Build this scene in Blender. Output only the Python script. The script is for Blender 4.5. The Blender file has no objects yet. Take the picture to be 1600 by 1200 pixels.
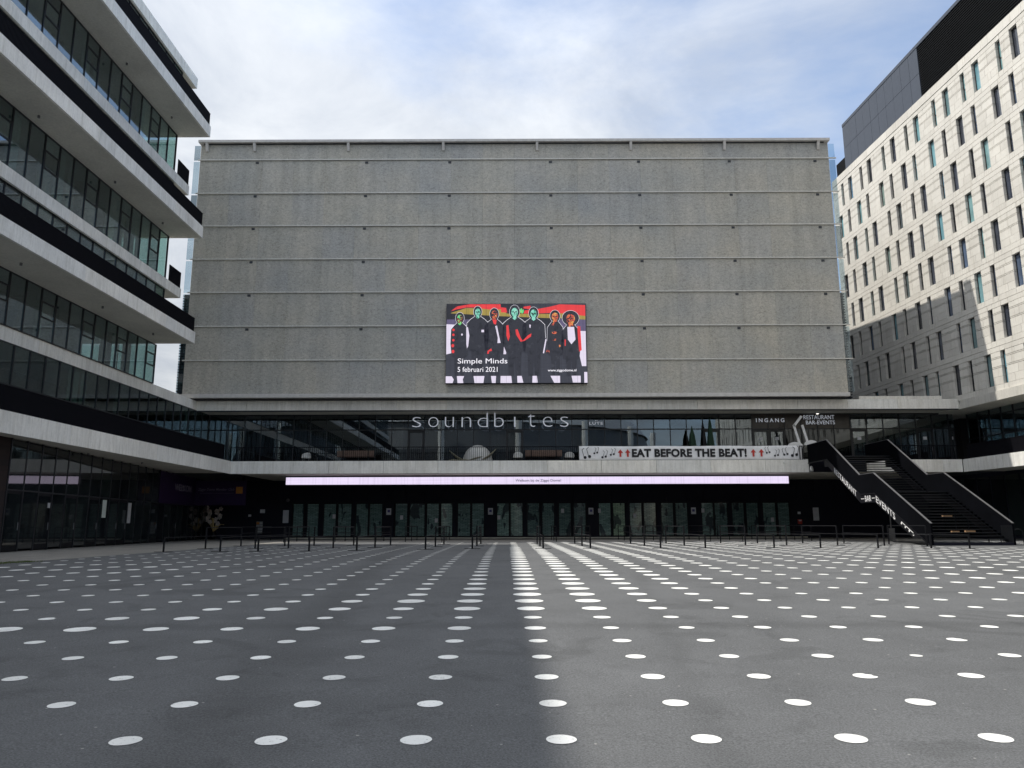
import bpy, math, random
from mathutils import Vector, Matrix
random.seed(7)
S = bpy.context.scene
COL = S.collection
R = math.radians

# ------------------------------------------------------------------ camera
F_PX, PITCH, YAW, ROLL = 1190.0, math.atan(220.5/1190.0), R(0.10), R(0.15)
CAM = Vector((0, 0, 1.12))
fw = Vector((-math.sin(YAW)*math.cos(PITCH), math.cos(YAW)*math.cos(PITCH), math.sin(PITCH)))
r0 = Vector((math.cos(YAW), math.sin(YAW), 0)); u0 = r0.cross(fw)
rt = r0*math.cos(ROLL) - u0*math.sin(ROLL); up = u0*math.cos(ROLL) + r0*math.sin(ROLL)
cd = bpy.data.cameras.new('camera'); cam = bpy.data.objects.new('camera', cd); COL.objects.link(cam)
cam.matrix_world = Matrix(((rt.x, up.x, -fw.x, CAM.x), (rt.y, up.y, -fw.y, CAM.y), (rt.z, up.z, -fw.z, CAM.z), (0, 0, 0, 1)))
cd.sensor_width = 36; cd.lens = F_PX/1600*36; cd.clip_start = 0.1; cd.clip_end = 3000
S.camera = cam
# ------------------------------------------------------------------ light
SUN = Vector((-1, 0.23, 1.443)).normalized()
ld = bpy.data.lights.new('sun', 'SUN'); ld.energy = 2.0; ld.angle = R(0.5); ld.color = (1, 0.95, 0.86)
lo = bpy.data.objects.new('sun', ld); COL.objects.link(lo); lo.location = (-60, 10, 90)
lo.rotation_euler = (-SUN).to_track_quat('-Z', 'Y').to_euler()
S.view_settings.view_transform = 'Standard'; S.view_settings.look = 'None'
S.view_settings.exposure = 1.02; S.view_settings.gamma = 1
S.render.engine = 'CYCLES'

W = bpy.data.worlds.new('World'); S.world = W; W.use_nodes = True
nt = W.node_tree; nt.nodes.clear()
def N(t, tree=None, **k):
    n = (tree or nt).nodes.new(t)
    for a, b in k.items(): setattr(n, a, b)
    return n
out = N('ShaderNodeOutputWorld'); sky = N('ShaderNodeTexSky', sky_type='NISHITA', sun_disc=False)
sky.sun_elevation = math.asin(SUN.z); sky.sun_rotation = math.atan2(SUN.x, SUN.y)
sky.air_density = 1.0; sky.dust_density = 0.6; sky.ozone_density = 1.5
bg1 = N('ShaderNodeBackground'); bg1.inputs[1].default_value = 0.11
hs = N('ShaderNodeHueSaturation'); hs.inputs['Saturation'].default_value = 0.92
nt.links.new(sky.outputs[0], hs.inputs['Color']); nt.links.new(hs.outputs[0], bg1.inputs[0])
tc = N('ShaderNodeTexCoord'); sep = N('ShaderNodeSeparateXYZ'); nt.links.new(tc.outputs['Generated'], sep.inputs[0])
def M(op, a, b=None, c=None, tree=None):
    t = tree or nt
    n = t.nodes.new('ShaderNodeMath'); n.operation = op
    for i, v in enumerate((a, b, c)):
        if v is None: continue
        if isinstance(v, (int, float)): n.inputs[i].default_value = v
        else: t.links.new(v, n.inputs[i])
    return n.outputs[0]
den = M('ADD', M('MAXIMUM', sep.outputs[2], 0.0), 0.16)
cx_, cy_ = M('DIVIDE', sep.outputs[0], den), M('DIVIDE', sep.outputs[1], den)
cmb = N('ShaderNodeCombineXYZ'); nt.links.new(cx_, cmb.inputs[0]); nt.links.new(cy_, cmb.inputs[1]); cmb.inputs[2].default_value = 3.3
n1 = N('ShaderNodeTexNoise'); n1.inputs['Scale'].default_value = 0.62; n1.inputs['Detail'].default_value = 9; n1.inputs['Roughness'].default_value = 0.58; n1.inputs['Distortion'].default_value = 0.35
n2 = N('ShaderNodeTexNoise'); n2.inputs['Scale'].default_value = 1.7; n2.inputs['Detail'].default_value = 8; n2.inputs['Roughness'].default_value = 0.62; n2.inputs['Distortion'].default_value = 0.45
for n in (n1, n2): nt.links.new(cmb.outputs[0], n.inputs['Vector'])
# a broad cloud field thinning out towards the east
bias = M('ADD', M('MULTIPLY', cx_, -0.24), 0.115)
mask = N('ShaderNodeMapRange'); mask.interpolation_type = 'SMOOTHSTEP'
mask.inputs['From Min'].default_value = 0.36; mask.inputs['From Max'].default_value = 0.62
nt.links.new(M('ADD', n1.outputs[0], bias), mask.inputs['Value'])
cr = N('ShaderNodeValToRGB'); cr.color_ramp.elements[0].position = 0.34; cr.color_ramp.elements[0].color = (0.335, 0.365, 0.415, 1)
cr.color_ramp.elements[1].position = 0.66; cr.color_ramp.elements[1].color = (0.555, 0.57, 0.585, 1)
nt.links.new(n2.outputs[0], cr.inputs[0])
bg2 = N('ShaderNodeBackground')
# an overcast sky is brightest overhead
nt.links.new(M('ADD', M('MULTIPLY', M('MAXIMUM', sep.outputs[2], 0.0), 0.85), 0.52), bg2.inputs[1])
nt.links.new(cr.outputs[0], bg2.inputs[0])
mx = N('ShaderNodeMixShader'); nt.links.new(M('MULTIPLY', mask.outputs[0], 0.97), mx.inputs[0])
nt.links.new(bg1.outputs[0], mx.inputs[1]); nt.links.new(bg2.outputs[0], mx.inputs[2]); nt.links.new(mx.outputs[0], out.inputs[0])

# ------------------------------------------------------------------ materials
MATS = {}
def newmat(name):
    m = bpy.data.materials.new(name); m.use_nodes = True; t = m.node_tree
    b = t.nodes['Principled BSDF']; MATS[name] = m
    return m, t, b
def L(t, a, b): t.links.new(a, b)
def pos(t, scale=(1, 1, 1)):
    g = t.nodes.new('ShaderNodeNewGeometry'); mp = t.nodes.new('ShaderNodeMapping'); mp.inputs['Scale'].default_value = scale
    L(t, g.outputs['Position'], mp.inputs[0]); return mp.outputs[0]
def noise(t, vec, sc, det=4, ro=0.55, dis=0):
    n = t.nodes.new('ShaderNodeTexNoise'); n.inputs['Scale'].default_value = sc; n.inputs['Detail'].default_value = det
    n.inputs['Roughness'].default_value = ro; n.inputs['Distortion'].default_value = dis; L(t, vec, n.inputs['Vector']); return n.outputs[0]
def ramp(t, v, stops):
    r = t.nodes.new('ShaderNodeValToRGB'); e = r.color_ramp.elements
    while len(e) < len(stops): e.new(0.5)
    for i, (p, c) in enumerate(stops):
        e[i].position = p; e[i].color = (c, c, c, 1) if isinstance(c, (int, float)) else (*c, 1)
    L(t, v, r.inputs[0]); return r.outputs[0]
def mixc(t, f, a, b, mode='MIX'):
    n = t.nodes.new('ShaderNodeMix'); n.data_type = 'RGBA'; n.blend_type = mode
    for s, v in ((n.inputs[0], f), (n.inputs[6], a), (n.inputs[7], b)):
        if isinstance(v, (int, float)): s.default_value = v
        elif isinstance(v, tuple): s.default_value = (*v, 1)
        else: L(t, v, s)
    return n.outputs[2]
def bump(t, b, h, st=0.3, d=0.02):
    n = t.nodes.new('ShaderNodeBump'); n.inputs['Strength'].default_value = st; n.inputs['Distance'].default_value = d
    L(t, h, n.inputs['Height']); L(t, n.outputs[0], b.inputs['Normal'])
def rnd(t):
    o = t.nodes.new('ShaderNodeObjectInfo'); return o.outputs['Random']

def plain(name, col, rough=0.5, metal=0.0, var=0.12, sc=3.0, ior=1.45):
    m, t, b = newmat(name)
    n = noise(t, pos(t), sc, 5)
    c = mixc(t, 1.0, col, ramp(t, n, [(0.25, 1-var*1.6), (0.75, 1.0+var*0.6)]), 'MULTIPLY')
    L(t, c, b.inputs['Base Color']); b.inputs['Roughness'].default_value = rough; b.inputs['Metallic'].default_value = metal; b.inputs['IOR'].default_value = ior
    return m
def concrete(name, col, streak=0.5):
    m, t, b = newmat(name)
    big = noise(t, pos(t), 0.35, 5, 0.6); fine = noise(t, pos(t), 9, 6, 0.65)
    st = noise(t, pos(t, (2.4, 2.4, 0.35)), 1.6, 5, 0.6); st2 = noise(t, pos(t, (9, 9, 0.5)), 1.2, 3, 0.6)
    c = mixc(t, 1.0, col, ramp(t, big, [(0.3, 0.82), (0.7, 1.06)]), 'MULTIPLY')
    c = mixc(t, 1.0, c, ramp(t, fine, [(0.25, 0.88), (0.75, 1.04)]), 'MULTIPLY')
    c = mixc(t, streak, c, mixc(t, 1.0, c, ramp(t, st, [(0.32, (0.55, 0.53, 0.47)), (0.55, (1, 1, 1))]), 'MULTIPLY'))
    c = mixc(t, 1.0, c, ramp(t, st2, [(0.3, 0.90), (0.6, 1.02)]), 'MULTIPLY')
    c = mixc(t, 1.0, c, ramp(t, rnd(t), [(0.0, (0.92, 0.93, 0.94)), (1.0, (1.03, 1.01, 0.98))]), 'MULTIPLY')
    L(t, c, b.inputs['Base Color']); b.inputs['Roughness'].default_value = 0.85
    bump(t, b, fine, 0.35, 0.01); return m
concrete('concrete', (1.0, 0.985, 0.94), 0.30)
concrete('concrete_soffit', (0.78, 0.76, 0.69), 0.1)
concrete('concrete_white', (0.70, 0.68, 0.63), 0.2)

def asphalt():
    m, t, b = newmat('asphalt')
    P = pos(t); big = noise(t, P, 0.16, 5, 0.6); mid = noise(t, P, 1.3, 5, 0.6, 0.4); grit = noise(t, P, 55, 3, 0.7); fine = noise(t, P, 140, 2, 0.7)
    c = mixc(t, 1.0, (0.112, 0.115, 0.119), ramp(t, big, [(0.3, 0.84), (0.7, 1.10)]), 'MULTIPLY')
    c = mixc(t, 1.0, c, ramp(t, mid, [(0.3, 0.90), (0.7, 1.05)]), 'MULTIPLY')
    c = mixc(t, 1.0, c, ramp(t, grit, [(0.32, 0.55), (0.5, 0.98), (0.72, 1.5)]), 'MULTIPLY')
    c = mixc(t, 1.0, c, ramp(t, fine, [(0.3, 0.80), (0.7, 1.2)]), 'MULTIPLY')
    sp = t.nodes.new('ShaderNodeSeparateXYZ'); L(t, P, sp.inputs[0])
    wob = M('MULTIPLY', M('SUBTRACT', mid, 0.5, tree=t), 0.7, tree=t)
    # laying joints of the asphalt: one straight across, two running obliquely to the doors
    def seam(v, w, dark):
        d = M('ABSOLUTE', M('ADD', v, wob, tree=t), tree=t)
        r = t.nodes.new('ShaderNodeMapRange'); r.inputs['From Min'].default_value = 0.0; r.inputs['From Max'].default_value = w
        r.inputs['To Min'].default_value = dark; r.inputs['To Max'].default_value = 1.0; r.interpolation_type = 'SMOOTHSTEP'
        L(t, d, r.inputs['Value']); return r.outputs[0]
    x, y = sp.outputs[0], sp.outputs[1]
    for v, w, dk in ((M('SUBTRACT', y, 11.9, tree=t), 0.55, 0.80),
                     (M('ADD', M('MULTIPLY', M('SUBTRACT', y, 12.0, tree=t), 0.10, tree=t), M('ADD', M('MULTIPLY', x, 0.95, tree=t), 2.9, tree=t), tree=t), 0.75, 0.80),
                     (M('ADD', M('MULTIPLY', M('SUBTRACT', y, 14.0, tree=t), -0.30, tree=t), M('ADD', x, 11.0, tree=t), tree=t), 0.35, 0.84),
                     (M('ADD', M('MULTIPLY', M('SUBTRACT', y, 20.0, tree=t), -0.12, tree=t), M('SUBTRACT', x, 3.2, tree=t), tree=t), 0.30, 0.88)):
        c = mixc(t, 1.0, c, seam(v, w, dk), 'MULTIPLY')
    # trodden gum and paint crumbs
    vo = t.nodes.new('ShaderNodeTexVoronoi'); vo.inputs['Scale'].default_value = 3.2; L(t, P, vo.inputs['Vector'])
    gs = noise(t, P, 3.2, 2)
    thr = t.nodes.new('ShaderNodeMapRange'); thr.inputs['From Min'].default_value = 0.05; thr.inputs['From Max'].default_value = 0.035
    L(t, vo.outputs['Distance'], thr.inputs['Value'])
    keep = M('GREATER_THAN', gs, 0.46, tree=t)
    c = mixc(t, M('MULTIPLY', M('MULTIPLY', thr.outputs[0], keep, tree=t), 0.8, tree=t), c, (0.36, 0.35, 0.33))
    v3 = t.nodes.new('ShaderNodeTexVoronoi'); v3.inputs['Scale'].default_value = 8.5; L(t, P, v3.inputs['Vector'])
    k3 = t.nodes.new('ShaderNodeMapRange'); k3.inputs['From Min'].default_value = 0.06; k3.inputs['From Max'].default_value = 0.04; L(t, v3.outputs['Distance'], k3.inputs['Value'])
    c = mixc(t, M('MULTIPLY', M('MULTIPLY', k3.outputs[0], M('GREATER_THAN', noise(t, P, 5, 2), 0.58, tree=t), tree=t), 0.9, tree=t), c, (0.42, 0.42, 0.40))
    stn = noise(t, P, 0.55, 6, 0.65, 1.2)
    c = mixc(t, 1.0, c, ramp(t, stn, [(0.36, 0.80), (0.44, 1.0), (0.62, 1.0), (0.70, 1.10)]), 'MULTIPLY')
    L(t, c, b.inputs['Base Color']); b.inputs['Roughness'].default_value = 0.88
    bump(t, b, grit, 0.6, 0.006); return m
asphalt()
def paving():
    m, t, b = newmat('paving'); P = pos(t)
    br = t.nodes.new('ShaderNodeTexBrick'); br.inputs['Scale'].default_value = 1.0; br.inputs['Brick Width'].default_value = 0.6; br.inputs['Row Height'].default_value = 0.3; br.inputs['Mortar Size'].default_value = 0.006
    br.inputs['Color1'].default_value = (0.27, 0.255, 0.23, 1); br.inputs['Color2'].default_value = (0.22, 0.21, 0.19, 1); br.inputs['Mortar'].default_value = (0.1, 0.1, 0.1, 1)
    L(t, P, br.inputs['Vector'])
    c = mixc(t, 1.0, br.outputs[0], ramp(t, noise(t, P, 0.8, 5), [(0.3, 0.8), (0.7, 1.1)]), 'MULTIPLY')
    L(t, c, b.inputs['Base Color']); b.inputs['Roughness'].default_value = 0.85
paving()
def dotpaint():
    m, t, b = newmat('road_paint'); P = pos(t)
    wear = noise(t, P, 26, 6, 0.75); w2 = noise(t, P, 3, 3)
    c = mixc(t, 1.0, (0.93, 0.93, 0.90), ramp(t, w2, [(0.3, 0.84), (0.7, 1.0)]), 'MULTIPLY')
    c = mixc(t, ramp(t, wear, [(0.34, 0.8), (0.42, 0.0)]), c, (0.22, 0.22, 0.22))
    c = mixc(t, 1.0, c, ramp(t, rnd(t), [(0.0, 0.84), (1.0, 1.0)]), 'MULTIPLY')
    L(t, c, b.inputs['Base Color']); b.inputs['Roughness'].default_value = 0.7; bump(t, b, wear, 0.3, 0.003)
dotpaint()
def meshmat():
    m, t, b = newmat('mesh_cladding'); P = pos(t)
    Ps = pos(t, (1.0, 1.0, 1.7))
    wv = t.nodes.new('ShaderNodeTexVoronoi'); wv.feature = 'DISTANCE_TO_EDGE'; wv.inputs['Scale'].default_value = 2.6
    jit = t.nodes.new('ShaderNodeTexNoise'); jit.inputs['Scale'].default_value = 2.3; jit.inputs['Detail'].default_value = 5; L(t, Ps, jit.inputs['Vector'])
    ad = t.nodes.new('ShaderNodeVectorMath'); ad.operation = 'MULTIPLY_ADD'; L(t, jit.outputs['Color'], ad.inputs[0]); ad.inputs[1].default_value = (0.9, 0.9, 0.9); L(t, Ps, ad.inputs[2])
    L(t, ad.outputs[0], wv.inputs['Vector'])
    crack = ramp(t, wv.outputs['Distance'], [(0.0, 0.66), (0.05, 1.0)])
    f1 = noise(t, pos(t, (1, 1, 1.5)), 5.5, 7, 0.75, 0.6); f2 = noise(t, P, 0.22, 4); f3 = noise(t, P, 22, 3, 0.7)
    c = ramp(t, rnd(t), [(0.0, (0.455, 0.45, 0.425)), (0.35, (0.50, 0.485, 0.445)), (0.6, (0.47, 0.465, 0.45)), (1.0, (0.51, 0.49, 0.445))])
    c = mixc(t, 1.0, c, crack, 'MULTIPLY')
    c = mixc(t, 1.0, c, ramp(t, f1, [(0.28, 0.70), (0.5, 0.98), (0.75, 1.20)]), 'MULTIPLY')
    c = mixc(t, 1.0, c, ramp(t, f3, [(0.3, 0.86), (0.7, 1.12)]), 'MULTIPLY')
    c = mixc(t, 1.0, c, ramp(t, f2, [(0.3, (0.86, 0.89, 0.92)), (0.7, (1.10, 1.06, 0.98))]), 'MULTIPLY')
    c = mixc(t, 1.0, c, ramp(t, noise(t, pos(t, (1.2, 1.2, 0.12)), 1.3, 5, 0.6), [(0.3, 0.86), (0.6, 1.03)]), 'MULTIPLY')
    L(t, c, b.inputs['Base Color']); b.inputs['Roughness'].default_value = 0.6; b.inputs['Metallic'].default_value = 0.15
    bump(t, b, f1, 0.6, 0.03)
meshmat()
def stone():
    m, t, b = newmat('stone_cladding'); P = pos(t)
    v = noise(t, pos(t, (7, 7, 0.25)), 1.5, 4, 0.7); big = noise(t, P, 0.5, 4); f = noise(t, P, 12, 5, 0.7)
    c = ramp(t, rnd(t), [(0.0, (0.66, 0.635, 0.585)), (1.0, (0.77, 0.745, 0.69))])
    c = mixc(t, 1.0, c, ramp(t, v, [(0.36, (0.85, 0.835, 0.81)), (0.44, (1, 1, 1))]), 'MULTIPLY')
    c = mixc(t, 1.0, c, ramp(t, big, [(0.3, 0.90), (0.7, 1.05)]), 'MULTIPLY')
    c = mixc(t, 1.0, c, ramp(t, f, [(0.3, 0.92), (0.7, 1.04)]), 'MULTIPLY')
    L(t, c, b.inputs['Base Color']); b.inputs['Roughness'].default_value = 0.75; bump(t, b, v, 0.3, 0.01)
stone()
def glass_clear(name, tint, refl, rough=0.004):
    m, t, b = newmat(name); t.nodes.remove(b); o = t.nodes['Material Output']
    tr = t.nodes.new('ShaderNodeBsdfTransparent'); L(t, mixc(t, 1.0, tint, ramp(t, rnd(t), [(0.0, 0.62), (0.5, 0.9), (1.0, 1.0)]), 'MULTIPLY'), tr.inputs[0])
    gl = t.nodes.new('ShaderNodeBsdfGlossy'); gl.inputs['Roughness'].default_value = rough; L(t, mixc(t, 1.0, (0.80, 0.88, 0.94), ramp(t, rnd(t), [(0.0, 0.95), (0.3, 0.75), (1.0, 1.0)]), 'MULTIPLY'), gl.inputs[0])
    g_ = t.nodes.new('ShaderNodeNewGeometry'); dt = t.nodes.new('ShaderNodeVectorMath'); dt.operation = 'DOT_PRODUCT'; L(t, g_.outputs['Normal'], dt.inputs[0]); L(t, g_.outputs['Incoming'], dt.inputs[1])
    schl = M('ADD', M('MULTIPLY', M('POWER', M('SUBTRACT', 1.0, M('ABSOLUTE', dt.outputs['Value'], tree=t), tree=t), 5.0, tree=t), 0.95, tree=t), 0.04, tree=t)
    nm = t.nodes.new('ShaderNodeBump'); nm.inputs['Strength'].default_value = 0.014; nm.inputs['Distance'].default_value = 0.05
    L(t, noise(t, pos(t), 0.7, 2), nm.inputs['Height']); L(t, nm.outputs[0], gl.inputs['Normal'])
    f = M('MINIMUM', M('ADD', M('MULTIPLY', schl, 1.1, tree=t), refl, tree=t), 1.0, tree=t)
    x = t.nodes.new('ShaderNodeMixShader'); L(t, f, x.inputs[0]); L(t, tr.outputs[0], x.inputs[1]); L(t, gl.outputs[0], x.inputs[2]); L(t, x.outputs[0], o.inputs[0])
glass_clear('restaurant_glass', (0.52, 0.58, 0.61), 0.13)
glass_clear('tinted_glass', (0.30, 0.26, 0.24), 0.035)
glass_clear('office_glass', (0.62, 0.74, 0.72), 0.27)
glass_clear('level_glass', (0.50, 0.60, 0.58), 0.08)
glass_clear('edge_glass', (0.86, 0.98, 0.95), 0.02)
glass_clear('fin_glass', (0.80, 0.88, 0.92), 0.05)
def glass_dark(name, stops, rough=0.05, ior=1.75):
    m, t, b = newmat(name)
    c = ramp(t, rnd(t), stops); t.nodes[-1].color_ramp.interpolation = 'LINEAR'
    c = mixc(t, 1.0, c, ramp(t, noise(t, pos(t), 0.9, 3), [(0.3, 0.7), (0.7, 1.2)]), 'MULTIPLY')
    L(t, c, b.inputs['Base Color']); b.inputs['Roughness'].default_value = rough; b.inputs['IOR'].default_value = ior
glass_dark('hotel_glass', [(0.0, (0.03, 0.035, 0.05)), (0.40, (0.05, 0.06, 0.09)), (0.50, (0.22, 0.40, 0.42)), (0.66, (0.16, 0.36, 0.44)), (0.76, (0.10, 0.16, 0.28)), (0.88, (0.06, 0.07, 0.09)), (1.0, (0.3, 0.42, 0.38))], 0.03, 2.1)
glass_dark('ground_glass', [(0.0, (0.012, 0.014, 0.017)), (1.0, (0.022, 0.03, 0.03))], 0.03, 1.6)
def doorglass():
    m, t, b = newmat('door_glass'); P = pos(t)
    br = t.nodes.new('ShaderNodeTexBrick'); br.inputs['Scale'].default_value = 1.0; br.inputs['Brick Width'].default_value = 0.42; br.inputs['Row Height'].default_value = 0.11; br.inputs['Mortar Size'].default_value = 0.012
    mp = t.nodes.new('ShaderNodeMapping'); mp.inputs['Rotation'].default_value = (R(90), 0, 0); L(t, P, mp.inputs[0]); L(t, mp.outputs[0], br.inputs['Vector'])
    br.inputs['Color1'].default_value = (0.22, 0.33, 0.31, 1); br.inputs['Color2'].default_value = (0.12, 0.20, 0.19, 1); br.inputs['Mortar'].default_value = (0.03, 0.04, 0.05, 1)
    n = noise(t, pos(t, (1.6, 1, .7)), 0.9, 2, 0.5, 0.3)
    c = mixc(t, ramp(t, n, [(0.38, 0.9), (0.41, 0.0)]), br.outputs[0], (0.02, 0.03, 0.04))
    c = mixc(t, 1.0, c, ramp(t, rnd(t), [(0.0, (0.7, 0.75, 0.75)), (0.6, (1.2, 1.2, 1.2)), (0.85, (1.7, 1.7, 1.6)), (1.0, (2.3, 2.1, 1.5))]), 'MULTIPLY')  # brighter reflections of some panes painted in as a random tone
    L(t, c, b.inputs['Base Color']); b.inputs['Roughness'].default_value = 0.06; b.inputs['IOR'].default_value = 1.5
doorglass()
plain('black_metal', (0.007, 0.0075, 0.010), 0.5, ior=1.3)
plain('black_panel', (0.012, 0.013, 0.024), 0.7, ior=1.3)
plain('stair_panel', (0.0035, 0.004, 0.006), 0.85, sc=0.8, var=0.3, ior=1.12)
plain('handrail_steel', (0.20, 0.20, 0.21), 0.45, 0.7)
plain('railing_black', (0.005, 0.005, 0.008), 0.8, ior=1.2)
plain('frame_dark', (0.018, 0.02, 0.024), 0.4)
plain('rail_steel', (0.68, 0.67, 0.63), 0.5, 0.1)
plain('beam_white', (0.62, 0.60, 0.58), 0.5)
plain('roof_felt', (0.10, 0.10, 0.10), 0.9)
plain('interior_dark', (0.05, 0.05, 0.052), 0.9)
plain('interior_wall', (0.11, 0.10, 0.085), 0.9, var=0.3, sc=0.5)
plain('interior_floor', (0.12, 0.11, 0.10), 0.7)
plain('interior_ceiling', (0.15, 0.155, 0.155), 0.9)
plain('column_cream', (0.38, 0.36, 0.27), 0.8)
plain('blind_fabric', (0.60, 0.66, 0.62), 0.9)
plain('wood_slat', (0.20, 0.13, 0.10), 0.6, sc=12, var=0.3)
plain('white_plastic', (0.72, 0.72, 0.70), 0.45)
plain('white_paint', (0.80, 0.80, 0.80), 0.5, var=0.03)
plain('brown_panel', (0.045, 0.038, 0.034), 0.25, var=0.2)
plain('banner_cloth', (0.90, 0.90, 0.92), 0.7, var=0.1, sc=1.2)
plain('ink_black', (0.01, 0.01, 0.014), 0.6)
plain('ink_red', (0.55, 0.04, 0.03), 0.6)
plain('purple_board', (0.022, 0.006, 0.048), 0.5)
plain('dim_letter', (0.20, 0.18, 0.24), 0.6)
plain('orange_board', (0.50, 0.20, 0.03), 0.6)
plain('parasol_green', (0.02, 0.05, 0.03), 0.9)
plain('penthouse_panel', (0.075, 0.088, 0.115), 0.35, 0.3, var=0.06)
plain('louvre_black', (0.006, 0.007, 0.009), 0.8, ior=1.2)
plain('lattice_grey', (0.05, 0.055, 0.065), 0.6)
plain('paper_white', (0.65, 0.66, 0.70), 0.7)
plain('ink_violet', (0.10, 0.09, 0.28), 0.7)
plain('gold_leaf', (0.60, 0.42, 0.18), 0.5)
plain('petal_pale', (0.75, 0.65, 0.62), 0.7, var=0.4, sc=9)
plain('extinguisher_red', (0.45, 0.03, 0.015), 0.4)
plain('cardboard', (0.36, 0.22, 0.12), 0.9)
plain('litter_paper', (0.45, 0.45, 0.46), 0.9)
m_, t_, b_ = newmat('brick_dark'); br_ = t_.nodes.new('ShaderNodeTexBrick'); mp_ = t_.nodes.new('ShaderNodeMapping'); mp_.inputs['Rotation'].default_value = (R(90), 0, R(90))
L(t_, pos(t_), mp_.inputs[0]); L(t_, mp_.outputs[0], br_.inputs['Vector']); br_.inputs['Scale'].default_value = 1.0; br_.inputs['Brick Width'].default_value = .22; br_.inputs['Row Height'].default_value = .065; br_.inputs['Mortar Size'].default_value = .006
br_.inputs['Color1'].default_value = (.030, .017, .016, 1); br_.inputs['Color2'].default_value = (.016, .010, .011, 1); br_.inputs['Mortar'].default_value = (.012, .012, .012, 1)
L(t_, br_.outputs[0], b_.inputs['Base Color']); b_.inputs['Roughness'].default_value = .9
plain('stadium_grey', (0.16, 0.165, 0.17), 0.6)
plain('stadium_roof', (0.42, 0.43, 0.44), 0.5)
plain('moss_green', (0.08, 0.11, 0.03), 0.9)
plain('soil_dark', (0.03, 0.027, 0.02), 0.95)
plain('insulation_silver', (0.5, 0.5, 0.52), 0.35, 0.5)
def emit(name, col, s, lines=0.0):
    m, t, b = newmat(name); b.inputs['Base Color'].default_value = (0.01, 0.01, 0.012, 1); b.inputs['Roughness'].default_value = 0.5
    b.inputs['Emission Strength'].default_value = s*0.56
    if lines:
        w = noise(t, pos(t, (0.12, 0.12, 5)), 3.0, 3, 0.6); w2 = noise(t, pos(t, (6, 6, 0.05)), 1.5, 2)
        c = mixc(t, 1.0, col, ramp(t, w, [(0.3, 1-lines), (0.7, 1.0)]), 'MULTIPLY')
        c = mixc(t, 1.0, c, ramp(t, w2, [(0.35, 1-lines), (0.5, 1.0)]), 'MULTIPLY')
        L(t, c, b.inputs['Emission Color'])
    else: b.inputs['Emission Color'].default_value = (*col, 1)
emit('led_lilac', (0.80, 0.70, 0.92), 1.0, 0.12)
emit('led_ground', (0.045, 0.048, 0.065), 1.0, 0.25)
emit('led_night', (0.022, 0.023, 0.032), 1.0, 0.3)
emit('led_red', (0.75, 0.045, 0.05), 1.0, 0.12)
emit('led_olive', (0.36, 0.27, 0.06), 1.0, 0.15)
emit('led_pale', (0.72, 0.66, 0.80), 1.0, 0.08)
emit('led_white', (0.90, 0.88, 0.95), 1.0)
def poster(name, stops, sc=5.0):
    m, t, b = newmat(name); b.inputs['Base Color'].default_value = (0.01, 0.01, 0.012, 1); b.inputs['Emission Strength'].default_value = 0.56
    n = noise(t, pos(t), sc, 3, 0.6, 0.5); r = t.nodes.new('ShaderNodeValToRGB'); r.color_ramp.interpolation = 'CONSTANT'
    while len(r.color_ramp.elements) < len(stops): r.color_ramp.elements.new(0.5)
    for i, (p, c) in enumerate(stops): r.color_ramp.elements[i].position = p; r.color_ramp.elements[i].color = (*c, 1)
    L(t, n, r.inputs[0]); L(t, r.outputs[0], b.inputs['Emission Color'])
poster('led_green', [(0, (0.02, 0.02, 0.03)), (0.40, (0.60, 0.12, 0.05)), (0.46, (0.10, 0.62, 0.22)), (0.60, (0.45, 0.60, 0.12))])
poster('led_teal', [(0, (0.03, 0.08, 0.08)), (0.36, (0.08, 0.40, 0.26)), (0.46, (0.24, 0.62, 0.50)), (0.66, (0.55, 0.75, 0.66))])
poster('led_orange', [(0, (0.02, 0.02, 0.03)), (0.46, (0.55, 0.08, 0.05)), (0.56, (0.65, 0.28, 0.08)), (0.66, (0.60, 0.55, 0.15))])
poster('led_body', [(0, (0.014, 0.015, 0.022)), (0.42, (0.024, 0.025, 0.035)), (0.64, (0.040, 0.042, 0.055))], 2.2)
emit('led_haze', (0.12, 0.10, 0.19), 1.0, 0.2)
m_, t_, b_ = newmat('letter_white_glow'); b_.inputs['Base Color'].default_value = (.8, .82, .86, 1); b_.inputs['Emission Color'].default_value = (.8, .86, 1, 1); b_.inputs['Emission Strength'].default_value = 0.11  # faint glow added to brighten the letters under the dark soffit
emit('lamp_glow', (1.0, 0.95, 0.85), 3.0)

# ------------------------------------------------------------------ builders
CUBE = {}
def cube_mesh(mat):
    if mat not in CUBE:
        v = [(x, y, z) for x in (-.5, .5) for y in (-.5, .5) for z in (-.5, .5)]
        f = [(0, 1, 3, 2), (4, 6, 7, 5), (0, 4, 5, 1), (2, 3, 7, 6), (0, 2, 6, 4), (1, 5, 7, 3)]
        me = bpy.data.meshes.new('block_' + mat); me.from_pydata(v, [], f); me.materials.append(MATS[mat]); me.update(); CUBE[mat] = me
    return CUBE[mat]
def tag(o, label=None, cat=None, group=None, kind=None):
    if label: o['label'] = label
    if cat: o['category'] = cat
    if group: o['group'] = group
    if kind: o['kind'] = kind
    return o
WLOC = {}
def thing(name, label, cat, loc=(0, 0, 0), rz=0, group=None):
    o = bpy.data.objects.new(name, None); COL.objects.link(o); o.location = loc; o.rotation_euler = (0, 0, rz); o.empty_display_size = 0.5
    WLOC[o] = Vector(loc); return tag(o, label, cat, group)
def link(name, me, parent=None, loc=None):
    """mesh made in world axes (or, for a rotated parent, in its own axes) with its origin at the parent's"""
    o = bpy.data.objects.new(name, me); COL.objects.link(o)
    if parent is not None: o.parent = parent
    o.location = loc or (0, 0, 0); return o
LOCAL = set()          # parents whose children are given in local coordinates
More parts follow.
